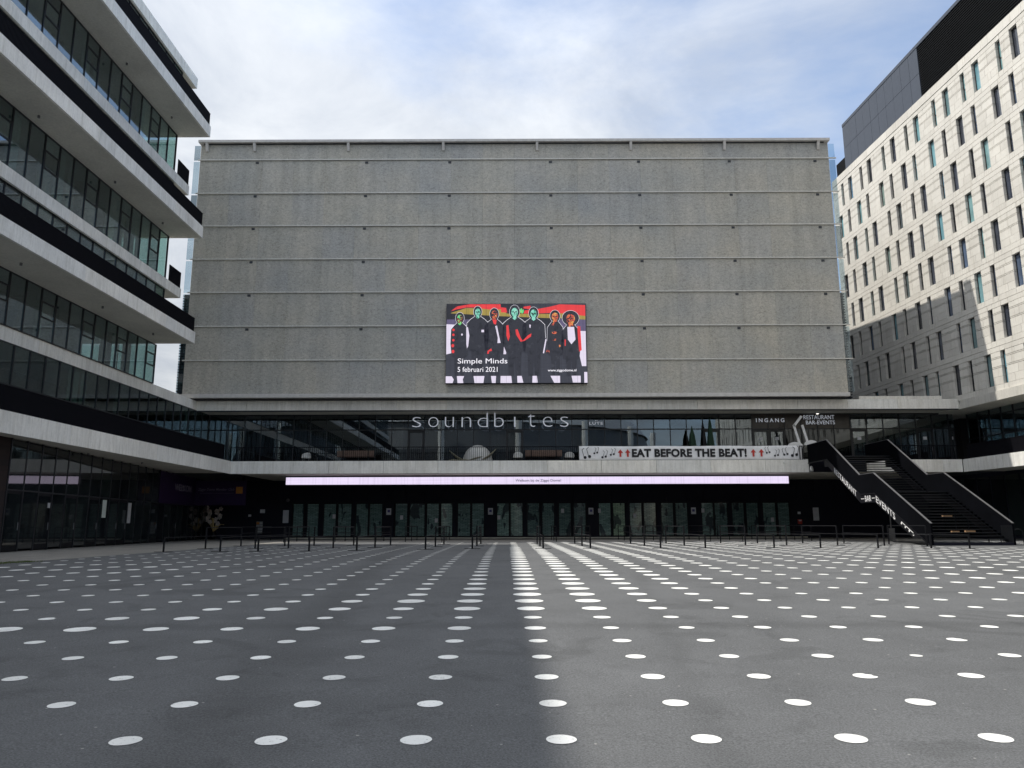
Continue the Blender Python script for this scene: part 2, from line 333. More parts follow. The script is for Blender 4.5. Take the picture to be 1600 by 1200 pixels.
def off(parent):
    """vector to subtract from the coordinates handed to a builder"""
    v = Vector((0, 0, 0)); p = parent
    while p is not None:
        if p in LOCAL: break
        v += Vector(WLOC[p]) if p in WLOC else Vector((0, 0, 0)); p = p.parent
    return v
def box(name, parent, mat, x0, x1, y0, y1, z0, z1, rot=None):
    o = bpy.data.objects.new(name, cube_mesh(mat)); COL.objects.link(o)
    c = Vector(((x0+x1)/2, (y0+y1)/2, (z0+z1)/2))
    if parent is not None: o.parent = parent; c = c - off(parent)
    o.location = c; o.scale = (abs(x1-x0), abs(y1-y0), abs(z1-z0))
    if rot: o.rotation_euler = rot
    return o
class MB:
    def __init__(s): s.v = []; s.f = []
    def add(s, v, f): k = len(s.v); s.v += [tuple(p) for p in v]; s.f += [tuple(i+k for i in q) for q in f]; return s
    def box(s, x0, x1, y0, y1, z0, z1):
        return s.add([(x, y, z) for x in (x0, x1) for y in (y0, y1) for z in (z0, z1)], [(0, 1, 3, 2), (4, 6, 7, 5), (0, 4, 5, 1), (2, 3, 7, 6), (0, 2, 6, 4), (1, 5, 7, 3)])
    def prism(s, pts, axis, a, b):
        n = len(pts)
        def P(p, t): return (t, p[0], p[1]) if axis == 'x' else ((p[0], t, p[1]) if axis == 'y' else (p[0], p[1], t))
        v = [P(p, a) for p in pts] + [P(p, b) for p in pts]
        return s.add(v, [tuple(range(n))[::-1], tuple(range(n, 2*n))] + [(i, (i+1) % n, n+(i+1) % n, n+i) for i in range(n)])
    def tube(s, pts, r, n=8, cap=True):
        pts = [Vector(p) for p in pts]; rs = r if isinstance(r, (list, tuple)) else [r]*len(pts); k = len(s.v)
        for i, p in enumerate(pts):
            d = (pts[min(i+1, len(pts)-1)] - pts[max(i-1, 0)]).normalized()
            a = d.cross(Vector((0, 0, 1)) if abs(d.z) < 0.9 else Vector((1, 0, 0))).normalized(); b = d.cross(a)
            for j in range(n):
                t = 2*math.pi*j/n; s.v.append(tuple(p + a*math.cos(t)*rs[i] + b*math.sin(t)*rs[i]))
        for i in range(len(pts)-1):
            for j in range(n): s.f.append((k+i*n+j, k+i*n+(j+1) % n, k+(i+1)*n+(j+1) % n, k+(i+1)*n+j))
        if cap: s.f.append(tuple(k+j for j in range(n))[::-1]); s.f.append(tuple(k+(len(pts)-1)*n+j for j in range(n)))
        return s
    def ellipsoid(s, c, r, n=14, m=8, half=False):
        k = len(s.v); m0 = m//2 if half else m
        for i in range(m0+1):
            t = math.pi*i/m
            for j in range(n):
                a = 2*math.pi*j/n; s.v.append((c[0]+r[0]*math.sin(t)*math.cos(a), c[1]+r[1]*math.sin(t)*math.sin(a), c[2]+r[2]*math.cos(t)))
        for i in range(m0):
            for j in range(n): s.f.append((k+i*n+j, k+(i+1)*n+j, k+(i+1)*n+(j+1) % n, k+i*n+(j+1) % n))
        return s
    def mesh(s, name, mat, smooth=False, shift=(0, 0, 0)):
        me = bpy.data.meshes.new(name); me.from_pydata([(a-shift[0], b-shift[1], c-shift[2]) for a, b, c in s.v], [], s.f); me.materials.append(MATS[mat])
        if smooth: me.polygons.foreach_set('use_smooth', [True]*len(me.polygons))
        me.update(); return me
    def build(s, name, mat, parent=None, smooth=False, kind=None):
        o = link(name, s.mesh(name, mat, smooth, off(parent) if parent is not None else (0, 0, 0)), parent)
        if kind: o['kind'] = kind
        return o
def text(name, body, mat, parent, x0, x1, z0, z1, y=0, face='-y', bold=0.0, space=1.0, slant=0.0, depth=0.012, keep=False):
    """lettering fitted into the rectangle; face -y: runs along +x; face +x: runs along +y (x0,x1 are then y values, y the x)"""
    cu = bpy.data.curves.new('t', 'FONT'); cu.body = body; cu.size = 1; cu.space_character = space; cu.offset = bold; cu.extrude = 0.0; cu.shear = slant; cu.resolution_u = 3
    to = bpy.data.objects.new('t', cu); COL.objects.link(to); bpy.context.view_layer.update()
    me = bpy.data.meshes.new_from_object(to.evaluated_get(bpy.context.evaluated_depsgraph_get()))
    bpy.data.objects.remove(to); bpy.data.curves.remove(cu)
    vs = [v.co.copy() for v in me.vertices]; fs = [tuple(p.vertices) for p in me.polygons]; bpy.data.meshes.remove(me)
    a0, a1 = min(v.x for v in vs), max(v.x for v in vs); b0, b1 = min(v.y for v in vs), max(v.y for v in vs)
    sx = (x1-x0)/(a1-a0); sz = (z1-z0)/(b1-b0)
    if keep: sx = sz
    k = len(vs); V = []
    for d in (0, depth):
        for v in vs:
            p, q = x0+(v.x-a0)*sx, z0+(v.y-b0)*sz
            V.append((p, y-d, q) if face == '-y' else (y+d, p, q))
    edges = {}
    for f in fs:
        for i in range(len(f)):
            e = (f[i], f[(i+1) % len(f)]); edges[e] = edges.get(e, 0)+1
    F = [tuple(i+k for i in f) for f in fs] + [(a, b, b+k, a+k) for (a, b) in edges if (b, a) not in edges]
    m = MB(); m.add(V, F); return m.build(name, mat, parent)

# ------------------------------------------------------------------ ground
SL, GA, GB = 0.0241, 20.0, 34.0
def gz(y):
    if y >= GB: return 0.0
    if y >= GA: return -SL*(GB-y)**2/(2*(GB-GA))
    return -SL*(GB-GA)/2 - SL*(GA-y)
def gs(y): return 0.0 if y >= GB else (SL*(GB-y)/(GB-GA) if y >= GA else SL)
ys = [-400, -60] + [i*2.0 for i in range(-10, 36)] + [90, 1500]
xs = [-1500, -60, -16, 40, 1500]
v = [(x, y, gz(max(y, -60))) for y in ys for x in xs]; nx = len(xs)
f = [(j*nx+i, j*nx+i+1, (j+1)*nx+i+1, (j+1)*nx+i) for j in range(len(ys)-1) for i in range(nx-1)]
ground = tag(MB().add(v, f).build('plaza_ground', 'asphalt'), kind='structure')
# light pavement strip along the office building and in front of the doors
strip = [(-24, -20), (-17.6, -20), (-16.6, 25.2), (-15.9, 28), (-15.5, 34), (-15.4, 52.6), (34, 52.6), (36, 70), (-30, 70), (-30, 25)]
m = MB(); yy = [-20, 0, 10, 16, 20, 22, 24, 26, 28, 30, 32, 34, 52.6]
def xe(y):
    for (xa, ya), (xb, yb) in zip(strip[1:5], strip[2:6]):
        if ya <= y <= yb: return xa+(xb-xa)*(y-ya)/(yb-ya)
    return -15.4
for a, b in zip(yy[:-1], yy[1:]): m.add([(-30, a, gz(a)+.006), (xe(a), a, gz(a)+.006), (xe(b), b, gz(b)+.006), (-30, b, gz(b)+.006)], [(0, 1, 2, 3)])
m.add([(-30, 52.6, .006), (36, 52.6, .006), (36, 75, .006), (-30, 75, .006)], [(0, 1, 2, 3)])
pav = tag(m.build('pavement', 'paving'), kind='structure')

# painted dots in a regular grid, of changing size
def sm(x, a, b): t = min(1, max(0, (x-a)/(b-a))); return t*t*(3-2*t)
def ddia(x, y):
    d = 0.243
    w = 2.3 + (max(0, y-15)*0.42 if x > 0.3 else -min(1.1, max(0, y-15)*0.16))
    d += 0.33*math.exp(-((x-0.3)/w)**2)*sm(y, 12.0, 14.6)
    if 10.9 < y < 12.2: d += 0.09 if x < 0.8 else 0.0
    yr = 11.6 + max(0, (x+7.5))*0.62
    if x < -1.5: d += 0.15*math.exp(-((y-yr)/0.95)**2)
    if x < -8: d += 0.16*math.exp(-((y-23)/2.6)**2)*sm(-x, 8, 11)
    if x > 7: d += 0.15*sm(x, 7, 13)*sm(y, 13, 18)
    if y > 40 and x < 2: d *= 0.8
    return max(0.2, d)
def disc(seed, n=24, bite=0):
    rr = random.Random(seed); v = [(0, 0, 0)]
    ph = rr.random()*6
    for i in range(n):
        a = 2*math.pi*i/n; r = 0.5*(1+0.012*math.sin(3*a+ph)+rr.uniform(-.008, .008))
        if bite and 0 <= i < bite: r *= rr.uniform(0.72, 0.9)
        v.append((r*math.cos(a), r*math.sin(a), 0))
    me = bpy.data.meshes.new('dot'); me.from_pydata(v, [], [(0, i, i % n+1) for i in range(1, n+1)]); me.materials.append(MATS['road_paint']); me.update(); return me, v
DV = [disc(i) for i in range(5)] + [disc(9, 24, 5), disc(11, 24, 3)]
dots = []
for j in range(-2, 43):
    y = 6.24 + 1.082*j
    for i in range(-22, 36):
        x = 0.36 - 0.009*(y-6.2) + 1.113*i
        if y > 4 and x < xe(y)+0.2 if y < 52.5 else True: continue
        if x > 33: continue
        if y > 44 and x < -6: continue
        if 37 < y and 21.6 < x < 26.8: continue
        d = ddia(x, y)*random.uniform(0.95, 1.05)
        if abs(y-(6.24+1.082*3)) < .1 and i == 4: d *= .6
        dots.append((math.hypot(x, y), x, y + 0.004*x, d))
vis = [q for q in dots if q[2] > 5.2 and abs(q[1]) < 0.70*q[2]+0.5]
rest = [q for q in dots if q not in vis]
vis.sort(key=lambda q: -(q[3]/q[0]**1.0))
rot_of = lambda y: (math.atan(gs(y)), 0, 0)
for k, (dd, x, y, d) in enumerate(vis[:300]):
    me = DV[random.choice([0, 1, 2, 3, 4]*8+[5, 6] if k > 20 else [0, 1, 2, 3, 4, 0, 1, 2, 3, 6])][0]
    o = bpy.data.objects.new('painted_dot', me); COL.objects.link(o); o.parent = ground
    o.location = (x, y, gz(y)+.005); o.rotation_euler = (math.atan(gs(y)), 0, 0); o.scale = (d, d, 1)
m = MB()
for (dd, x, y, d) in vis[300:]+rest:
    vv = DV[random.randrange(5)][1]; s_ = gs(y)
    P = [(x+a*d, y+b*d, gz(y)+b*d*s_+.005) for a, b, c in vv]; n = len(P)-1
    m.add(P, [(0, i, i % n+1) for i in range(1, n+1)])
m.build('painted_dots', 'road_paint', ground, kind='stuff')

# ------------------------------------------------------------------ concert arena (mesh clad upper block)
YD, XA, XB = 56.3, -24.87, 25.12
AR = thing('concert_arena', 'large windowless concert hall clad in grey stained mesh panels behind the plaza', 'concert hall', (0, YD, 0))
box('hall_body', AR, 'interior_dark', XA+.15, XB-.15, YD+.12, YD+60, 10.42, 31.0)
box('hall_roof', AR, 'roof_felt', XA+.2, XB-.2, YD+.6, YD+59, 31.0, 31.12)
zr = [10.84, 13.37, 16.02, 18.71, 21.39, 24.12, 26.84, 29.67, 31.04]
NC = 20; pw = (XB-XA)/NC
for r in range(8):
    for c in range(NC):
        jy = random.uniform(-.003, .003)
        box('mesh_panel', AR, 'mesh_cladding', XA+c*pw+.005, XA+(c+1)*pw-.005, YD+jy, YD+.1, zr[r]+.008, zr[r+1]-.008)
for r in range(1, 8):
    m = MB(); z = zr[r]+0.05
    m.box(XA-.15, XB+.55, YD-.10, YD-.006, z-.04, z+.04)
    m.build('rail', 'rail_steel', AR)
    q = MB(); x = XA+.5
    while x < XB:
        q.box(x-.02, x+.02, YD-.12, YD+0.0, z-.06, z+.07); q.box(x+.28, x+.31, YD-.12, YD, z-.06, z+.07) if random.random() < .5 else None
        x += 1.08
    q.build('rail_clamp', 'rail_steel', AR, kind='stuff')
box('roof_beam', AR, 'beam_white', -24.98, 25.18, YD-.34, YD+.5, 31.11, 31.31)
box('roof_gutter', AR, 'lattice_grey', -24.6, 24.8, YD-.12, YD+.3, 31.042, 31.088)
box('lower_beam', AR, 'beam_white', XA, XB, YD-.30, YD+.12, 10.52, 10.80)
for x in (-24.34, -20.56, -13.09, -5.52, 1.94, 9.40, 16.85, 24.3):
    MB().prism([(YD-.3, 31.108), (YD-.02, 31.108), (YD-.02, 30.45), (YD-.10, 30.45)], 'x', x-.10, x+.10).build('bracket', 'beam_white', AR)
for sx, xx in ((-1, XA), (1, XB)):
    for r in range(8):
        z0, z1 = zr[r]+.06, zr[r+1]-.06
        box('glass_fin', AR, 'fin_glass', xx+sx*.03 if sx > 0 else xx-.5, xx+.5 if sx > 0 else xx-.03, YD+.02, YD+.05, z0, z1)
m = MB()
for sx in (-1, 1):
    a = XA-2.1 if sx < 0 else XB
    b = XA if sx < 0 else XB+1.9
    box('side_wing', AR, 'lattice_grey', a, b, YD+3.8, YD+50, 10.45, 19.8)
    z = 10.6
    while z < 19.7: m.box(a-.05, b+.05, YD+3.68, YD+3.79, z, z+.07); z += 0.22
m.build('wing_slat', 'black_panel', AR, kind='stuff')
# small stains of old fixings
for r in range(2, 8):
    for x in (-20.3, -11.6, -5.0, 3.0, 10.0, 17.2, 24.0):
        if r < 4 and -6 < x < 7: continue
        box('fixing_plate', AR, 'lattice_grey', x-.12, x+.12, YD-.03, YD-.008, zr[r]-.28, zr[r]-.10)

# LED screen --------------------------------------------------------
SC = thing('led_screen', 'large LED screen on the mesh wall showing seven people and a concert date', 'screen', (0.25, 55.9, 11.56))
box('screen_case', SC, 'black_panel', -5.07, 5.56, 55.93, YD-.02, 11.54, 17.71)
box('display', SC, 'led_ground', -5.05, 5.54, 55.90, 55.93, 11.56, 17.69)
def sp(u, v): return (-5.05+(u-108)/1362*10.59, 17.69-(v-95)/750*6.13)
LAY = [0]
def flat(name, mat, polys, lvl):
    m = MB()
    for p in polys: m.prism([sp(*q) for q in p], 'y', 55.9-.004*lvl-.003, 55.9-.004*lvl)
    return m.build(name, mat, SC)
def flats(name, mat, polys, lvl):
    for p in polys: flat(name, mat, [p], lvl)
def ell(u, v, a, b, n=18): return [(u+a*math.cos(2*math.pi*i/n), v+b*math.sin(2*math.pi*i/n)) for i in range(n)]
flat('backdrop', 'led_night', [[(110, 190), (1462, 190), (1462, 330), (110, 330)], [(640, 97), (860, 97), (930, 200), (620, 200)], [(110, 97), (330, 97), (200, 180), (110, 190)]], 1)
flat('backdrop', 'led_haze', [[(110, 245), (420, 245), (420, 300), (110, 300)], [(1180, 240), (1462, 240), (1462, 370), (1180, 370)]], 2)
flat('backdrop', 'led_pale', [[(108, 290), (300, 300), (340, 520), (110, 577)], [(1190, 350), (1462, 360), (1462, 690), (1420, 690), (1380, 500), (1200, 470)]], 3)
flat('backdrop', 'led_olive', [[(150, 182), (300, 135), (640, 150), (700, 190), (1120, 195), (1120, 235), (640, 215), (150, 186)], [(1200, 180), (1260, 185), (1462, 215), (1462, 250), (1200, 235)]], 3.9)
flat('backdrop', 'led_red', [[(150, 165), (210, 120), (330, 100), (635, 99), (640, 150), (520, 150), (380, 130), (300, 130), (200, 150)], [(640, 130), (690, 135), (700, 180), (640, 178)], [(860, 125), (930, 115), (925, 150), (860, 140)], [(980, 150), (1120, 125), (1210, 103), (1462, 110), (1462, 215), (1240, 190), (1120, 185), (990, 190), (860, 190), (870, 160)]], 4.8)
flat('backdrop', 'led_green', [ell(842, 165, 20, 26)], 5.6)
flats('stage_floor', 'led_pale', [[(108, 782), (165, 782), (185, 812), (175, 845), (108, 845)], [(215, 780), (285, 780), (272, 810), (278, 845), (222, 845)], [(375, 780), (480, 780), (470, 845), (385, 845)], [(543, 780), (592, 780), (588, 845), (552, 845)], [(636, 780), (738, 780), (745, 845), (634, 845)], [(795, 780), (838, 780), (854, 843), (797, 843)], [(943, 780), (985, 780), (992, 843), (940, 843)], [(1115, 780), (1207, 780), (1207, 845), (1150, 845)], [(1318, 780), (1405, 780), (1405, 843), (1330, 843)], [(1440, 745), (1470, 745), (1470, 845), (1440, 845)]], 2)
# each figure: head centre u,v, head half width, half height, shoulder half width, body mat
figs = [(238, 232, 34, 46, 88, 'led_green', 300), (412, 172, 33, 46, 108, 'led_teal', 0), (574, 195, 36, 50, 98, 'led_orange', 0),
        (772, 172, 40, 54, 118, 'led_teal', 0), (957, 186, 38, 50, 112, 'led_teal', 0), (1166, 215, 40, 48, 78, 'led_orange', 1), (1318, 235, 52, 62, 92, 'led_orange', 2)]
for (u, v, a, b, s, face, hair) in figs:
    sh = v+b+22; bot = 780
    body = [(u-a*.45, v+b*.8), (u-s*.62, sh+4), (u-s*.96, sh+40), (u-s*1.02, sh+170), (u-s*.86, sh+300), (u-s*.55, sh+310), (u-s*.5, bot), (u-10, bot), (u, bot-150), (u+10, bot), (u+s*.5, bot), (u+s*.55, sh+310), (u+s*.86, sh+300), (u+s*1.02, sh+170), (u+s*.96, sh+40), (u+s*.62, sh+4), (u+a*.45, v+b*.8)]
    big = [(u+(p-u)*1.025, q-3) for p, q in body[:4]]+[(u+(p-u)*1.025, q-3) for p, q in body[-4:]]
    flat('outline', 'led_white', [big, ell(u, v, a*(1.25 if hair != 2 else 1.59)+2, b*(1.19 if hair != 2 else 1.17)+2)], 5.6)
    flat('figure', 'led_body', [body, ell(u, v, a*(1.24 if hair != 2 else 1.58), b*(1.18 if hair != 2 else 1.16))], 6.6)
    flat('face', face, [ell(u, v+b*.12, a*.80, b*.80), [(u-a*.4, v+b*.7), (u+a*.4, v+b*.7), (u+a*.5, v+b*1.2), (u, v+b*1.5), (u-a*.5, v+b*1.2)]], 7.6)
    flat('face_shadow', 'led_night', [[(u-a*.6, v-2), (u-a*.12, v-2), (u-a*.12, v+7), (u-a*.6, v+7)], [(u+a*.12, v-2), (u+a*.6, v-2), (u+a*.6, v+7), (u+a*.12, v+7)], [(u-a*.3, v+b*.55), (u+a*.3, v+b*.55), (u+a*.25, v+b*.63), (u-a*.25, v+b*.63)], [(u-3, v+5), (u+4, v+5), (u+6, v+b*.38), (u-5, v+b*.38)]], 8.6)
flats('garment_detail', 'led_red', [ell(177, 345, 12, 12), ell(177, 392, 12, 12), ell(177, 443, 12, 12), ell(172, 495, 14, 16), ell(175, 550, 14, 16), [(690, 305), (712, 300), (725, 410), (710, 455), (692, 400)], [(780, 345), (800, 340), (830, 420), (850, 450), (900, 400), (935, 380), (930, 410), (870, 450), (830, 460), (785, 390)], [(510, 545), (545, 522), (552, 545), (525, 550), (522, 572), (505, 572)], [(1382, 310), (1410, 315), (1420, 540), (1395, 555), (1385, 400)], [(1256, 440), (1268, 440), (1266, 500), (1256, 500)], [(555, 250), (600, 250), (590, 295), (570, 290)]], 8.6)
flats('garment_detail', 'led_pale', [[(449, 345), (474, 345), (474, 368), (449, 368)], [(583, 310), (600, 305), (622, 410), (636, 470), (605, 472), (608, 420)], [(1285, 320), (1350, 320), (1362, 440), (1322, 485), (1288, 440)], ell(260, 390, 8, 10), [(300, 320), (318, 320), (332, 400), (322, 500), (310, 522), (302, 470)], [(668, 505), (690, 560), (688, 577), (663, 577)], [(1070, 435), (1082, 437), (1056, 570), (1044, 568)], [(915, 295), (930, 300), (925, 330), (917, 325)]], 9.4)
flats('garment_detail', 'led_orange', [ell(1158, 375, 24, 12), ell(1158, 440, 22, 10), ell(1092, 555, 16, 18), ell(1208, 500, 9, 12), [(1140, 285), (1165, 270), (1150, 305), (1130, 300)]], 9.4)
m = MB()
for i in range(1, 14):
    x = -5.05+10.59*i/14; m.box(x-.006, x+.006, 55.852, 55.856, 11.58, 17.67)
m.build('module_seam', 'led_ground', SC)
text('title_lettering', 'Simple Minds', 'led_white', SC, *(-4.17, -0.44), 12.92, 13.43, 55.85, bold=0.0, depth=.004)
text('date_lettering', '5 februari 2021', 'led_white', SC, *(-4.17, -1.18), 12.40, 12.78, 55.85, bold=0.0, depth=.004)
text('web_lettering', 'www.ziggodome.nl', 'led_white', SC, *(2.58, 4.72), 12.36, 12.60, 55.85, bold=0.01, depth=.004)

# ------------------------------------------------------------------ entrance podium
PO = thing('entrance_building', 'two storey glass and concrete entrance building with restaurant under the mesh hall', 'building', (0, 57, 0))
YF = 57.0
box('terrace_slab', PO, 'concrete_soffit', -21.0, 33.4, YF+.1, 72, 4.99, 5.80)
box('terrace_floor', PO, 'paving', -23.9, 33.4, YF+.1, 59.4, 5.804, 5.83)
def segs(name, x0, x1, cuts, y0, y1, z0, z1, mat='concrete', parent=None):
    pts = [x0]+list(cuts)+[x1]
    for a, b in zip(pts[:-1], pts[1:]): box(name, parent or PO, mat, a+.012, b-.012, y0, y1, z0, z1)
segs('fascia_panel', -21.1, 22.02, [-14.95+4.07*i-2.9 for i in range(1, 10) if -14.95+4.07*i-2.9 < 21], YF-.05, YF+.1, 4.93, 5.86)
segs('fascia_panel', 26.3, 33.45, [28.6, 32.0], YF-.05, YF+.1, 4.93, 5.86)
box('slab_edge', PO, 'black_panel', 22.02, 26.3, YF+.02, YF+.1, 4.95, 5.80)  # painted black in place of shade, hiding sunlit concrete behind the open treads
# upper slab
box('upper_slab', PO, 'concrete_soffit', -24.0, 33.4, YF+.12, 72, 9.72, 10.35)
segs('fascia_panel', -24.05, 33.85, [-20.2+3.79*i for i in range(0, 14)], YF-.05, YF+.11, 9.69, 10.42)
box('flashing', PO, 'frame_dark', -24.0, 33.8, YF-.02, YF+.1, 9.60, 9.688)
box('upper_deck', PO, 'roof_felt', -24.0, 33.4, YF+.12, 116, 10.352, 10.40)
# parapet set back right
box('roof_kerb', PO, 'concrete', 26.6, 33.0, YF+.9, YF+1.3, 10.402, 10.82)
m = MB(); x = -24
while x < 25.2: m.box(x, x+.09, YF+.0, YF+.06, 10.425, 10.50); x += 0.2
m.build('drip_grating', 'black_panel', PO, kind='stuff')
# small things on deck edge: a folded ladder like bracket at px 745..785
# restaurant glazing
YG = 59.5
def glaz_x(): 
    xs_ = []; x = -9.55-1.2856*11
    while x < 34.5: xs_.append(x); x += 1.2856
    return xs_
GX = [-23.95]+[x for x in glaz_x() if x > -23.5]+[34.6]
doorbays = []
for px in (-7.5, 0.3, 16.0, 19.2, 20.6, 27.2, 32.6, 34.0):
    doorbays.append(min(range(len(GX)-1), key=lambda i: abs((GX[i]+GX[i+1])/2-px)))
for i, (a, b) in enumerate(zip(GX[:-1], GX[1:])):
    box('mullion', PO, 'frame_dark', b-.03, b+.03, YG-.05, YG+.07, 5.83, 9.70) if i < len(GX)-2 else None
    tint = 'tinted_glass' if 18.7 < (a+b)/2 < 26.6 else 'restaurant_glass'
    box('window_pane', PO, 'brown_panel' if tint[0] == 't' else tint, a+.031, b-.031, YG, YG+.02, 8.54, 9.66)
    if i in doorbays:
        fr = MB()
        fr.box(a+.031, a+.16, YG-.06, YG+.05, 5.85, 8.44); fr.box(b-.16, b-.031, YG-.06, YG+.05, 5.85, 8.44); fr.box(a+.16, b-.16, YG-.06, YG+.05, 8.26, 8.44); fr.box(a+.16, b-.16, YG-.06, YG+.05, 5.85, 6.02)
        d = fr.build('terrace_door', 'frame_dark', PO)
        WLOC[d] = Vector((0, 0, 0))
        box('pane', d, 'restaurant_glass', a+.161, b-.161, YG, YG+.02, 6.021, 8.259)
        MB().tube([(b-.2, YG-.12, 6.75), (b-.2, YG-.12, 7.0)], .02, 6).build('handle', 'handrail_steel', d)
        if i > 30: box('notice', d, 'paper_white', (a+b)/2-.15, (a+b)/2+.15, YG-.012, YG-.004, 7.62, 7.85)
    else:
        box('window_pane', PO, tint if (a+b)/2 > 21.5 else 'restaurant_glass', a+.031, b-.031, YG, YG+.02, 5.88, 8.46)
box('transom', PO, 'frame_dark', -23.95, 34.6, YG-.045, YG+.06, 8.46, 8.54)
box('head_frame', PO, 'frame_dark', -23.95, 34.6, YG-.04, YG+.06, 9.66, 9.718)
box('sill_frame', PO, 'frame_dark', -23.95, 34.6, YG-.04, YG+.06, 5.831, 5.88)
box('restaurant_back_wall', PO, 'interior_wall', -24, 34, 68.0, 68.2, 5.83, 9.7)
box('restaurant_floor', PO, 'interior_floor', -24, 34, YG+.1, 68.0, 5.801, 5.85)
box('restaurant_ceiling', PO, 'interior_ceiling', -24, 34, YG+.1, 68.0, 9.66, 9.719)
for x in (-17.0, -9.2, -1.4, 6.4, 14.2, 22.0, 29.8):
    MB().tube([(x, 61.3, 5.85), (x, 61.3, 9.66)], .28, 18).build('column', 'column_cream', PO, smooth=True)
for x0, x1 in ((-6.5, -3.6), (-1.5, 2.4), (10, 13), (18.2, 21.5), (23.2, 26.5)):
    box('partition_wall', PO, 'interior_wall', x0, x1, 64.5, 64.7, 5.85, 9.66)
for x in range(-20, 34, 3):
    box('ceiling_duct', PO, 'insulation_silver', x, x+.35, 60.2, 67.5, 9.2, 9.5)
# entrance level
YE = 67.0
box('entrance_wall', PO, 'black_panel', -42, 50, YE+.1, YE+.3, 0.0, 4.99)
box('rear_body', PO, 'interior_dark', -23.9, 33.3, 68.25, 110, 0.0, 9.71)
box('rear_body', PO, 'interior_dark', 36.6, 50, 62, 110, 4.99, 9.9)
box('rear_body', PO, 'interior_dark', -40, -24.2, 68.25, 110, 0.0, 9.71)
for i in range(37):
    x = -27.2+i*1.62
    box('wall_panel', PO, 'black_panel', x+.012, x+1.608, YE+.03, YE+.1, 3.08, 4.95)
box('threshold', PO, 'concrete_soffit', -19.6, 25.0, YE-.9, YE+.03, 0.008, 0.10)
pxs = [(459, 476), (481, 499), (507, 526), (529, 550), (557, 576), (578, 598), (618, 637), (640, 664), (667, 686), (689, 707), (715, 735), (737, 756), (776, 795), (797, 816), (823, 842), (846, 865), (872, 891), (895, 914),
       (934, 953), (956, 975), (982, 1001), (1004, 1023), (1031, 1050), (1053, 1072), (1094, 1112), (1114, 1134), (1141, 1160), (1163, 1182), (1189, 1209), (1212, 1230)]
K = 0.0558
for k, (a, b) in enumerate(pxs):
    xa, xb = (a-802)*K, (b-802)*K
    fr = MB(); y0, y1 = YE-.04, YE+.05
    fr.box(xa-.05, xa+.03, y0, y1, .1, 3.06); fr.box(xb-.03, xb+.05, y0, y1, .1, 3.06); fr.box(xa+.03, xb-.03, y0, y1, 2.98, 3.06); fr.box(xa+.03, xb-.03, y0, y1, .1, .22)
    d = fr.build('entrance_door', 'black_metal', PO); WLOC[d] = Vector((0, 0, 0))
    box('pane', d, 'door_glass', xa+.031, xb-.031, YE, YE+.02, .221, 2.979)
    hx = xb-.1 if k % 2 == 0 else xa+.1
    MB().tube([(hx, YE-.09, 1.0), (hx, YE-.09, 1.45)], .018, 6).build('handle', 'handrail_steel', d)
pill = [(499.5, 506), (551, 556), (600, 616), (708, 714), (757, 775), (817, 822), (866, 871), (915, 933), (976, 981), (1024, 1030), (1073, 1093), (1135, 1140), (1183, 1188)]
for a, b in pill: box('pillar', PO, 'black_panel', (a-802)*K, (b-802)*K, YE-.12, YE+.1, .1, 3.07)
box('wall_infill', PO, 'black_panel', -30, -19.25, YE-.02, YE+.1, 0.0, 3.08)
box('wall_infill', PO, 'black_panel', 24.0, 36, YE-.02, YE+.1, 0.0, 3.08)
# terrace balustrade at front
def balustrade(name, parent, x0, x1, y, z0, z1, sp_=0.155, bw=.026):
    m = MB(); x = x0
    while x < x1: m.box(x-bw/2, x+bw/2, y-.01, y+.01, z0+.06, z1-.05); x += sp_
    m.build('baluster', 'railing_black', parent, kind='stuff')
    box('top_rail', parent, 'railing_black', x0, x1, y-.03, y+.03, z1-.05, z1)
    box('bottom_rail', parent, 'railing_black', x0, x1, y-.02, y+.02, z0+.03, z0+.06)
RL = thing('terrace_balustrade', 'long black bar balustrade along the restaurant terrace left of the stairs', 'railing', (0, YF+.12, 5.83))
balustrade('b', RL, -21.0, 21.9, YF+.12, 5.83, 6.93)
RL = thing('terrace_balustrade', 'short black bar balustrade on the terrace edge right of the stairs', 'railing', (30, YF+.12, 5.83))
balustrade('b', RL, 26.4, 33.3, YF+.12, 5.83, 6.93)

# LED ticker
TK = thing('led_ticker', 'long glowing lilac LED strip over the entrance doors with a welcome line', 'screen', (1.85, 60, 4.27))
box('ticker_case', TK, 'black_panel', -17.86, 21.55, 60.03, 60.3, 4.24, 4.93)
tk = box('ticker_display', TK, 'led_lilac', -17.83, 21.52, 60.0, 60.03, 4.27, 4.84)
text('ticker_lettering', 'Welkom bij de Ziggo Dome!', 'ink_violet', TK, 0.15, 3.72, 4.40, 4.66, 59.999, bold=0.012, depth=.004)

# window lettering
LT = thing('window_lettering', 'wide spaced white lowercase restaurant name on the upper window panes', 'lettering', (-1.8, YG-.06, 8.68))
word = 'soundbites'; cw = [('s', 644, 658), ('o', 669, 685), ('u', 695, 709), ('n', 721, 736), ('d', 746, 762), ('b', 772, 787), ('i', 803, 805.2), ('t', 825, 836), ('e', 848, 863), ('s', 875, 888)]
kx = 0.0502
for ch, a, b in cw:
    h = 0.80 if ch not in 'dbit' else (1.12 if ch in 'db' else (0.80 if ch == 'i' else 1.02))
    q_ = 58.2/59.25; xl, xr, zb_ = (a-802)*kx*q_, (b-802)*kx*q_, 1.12+(8.68-1.12)*q_
    text('letter', 'ı' if ch == 'i' else ch, 'letter_white_glow', LT, xl, xr, zb_, zb_+h*q_, 58.2, bold=-0.022)
    MB().tube([((xl+xr)/2, 58.22, zb_+h*q_-.05), ((xl+xr)/2, 58.22, 9.74)], .008, 5).build('hanger', 'frame_dark', LT)
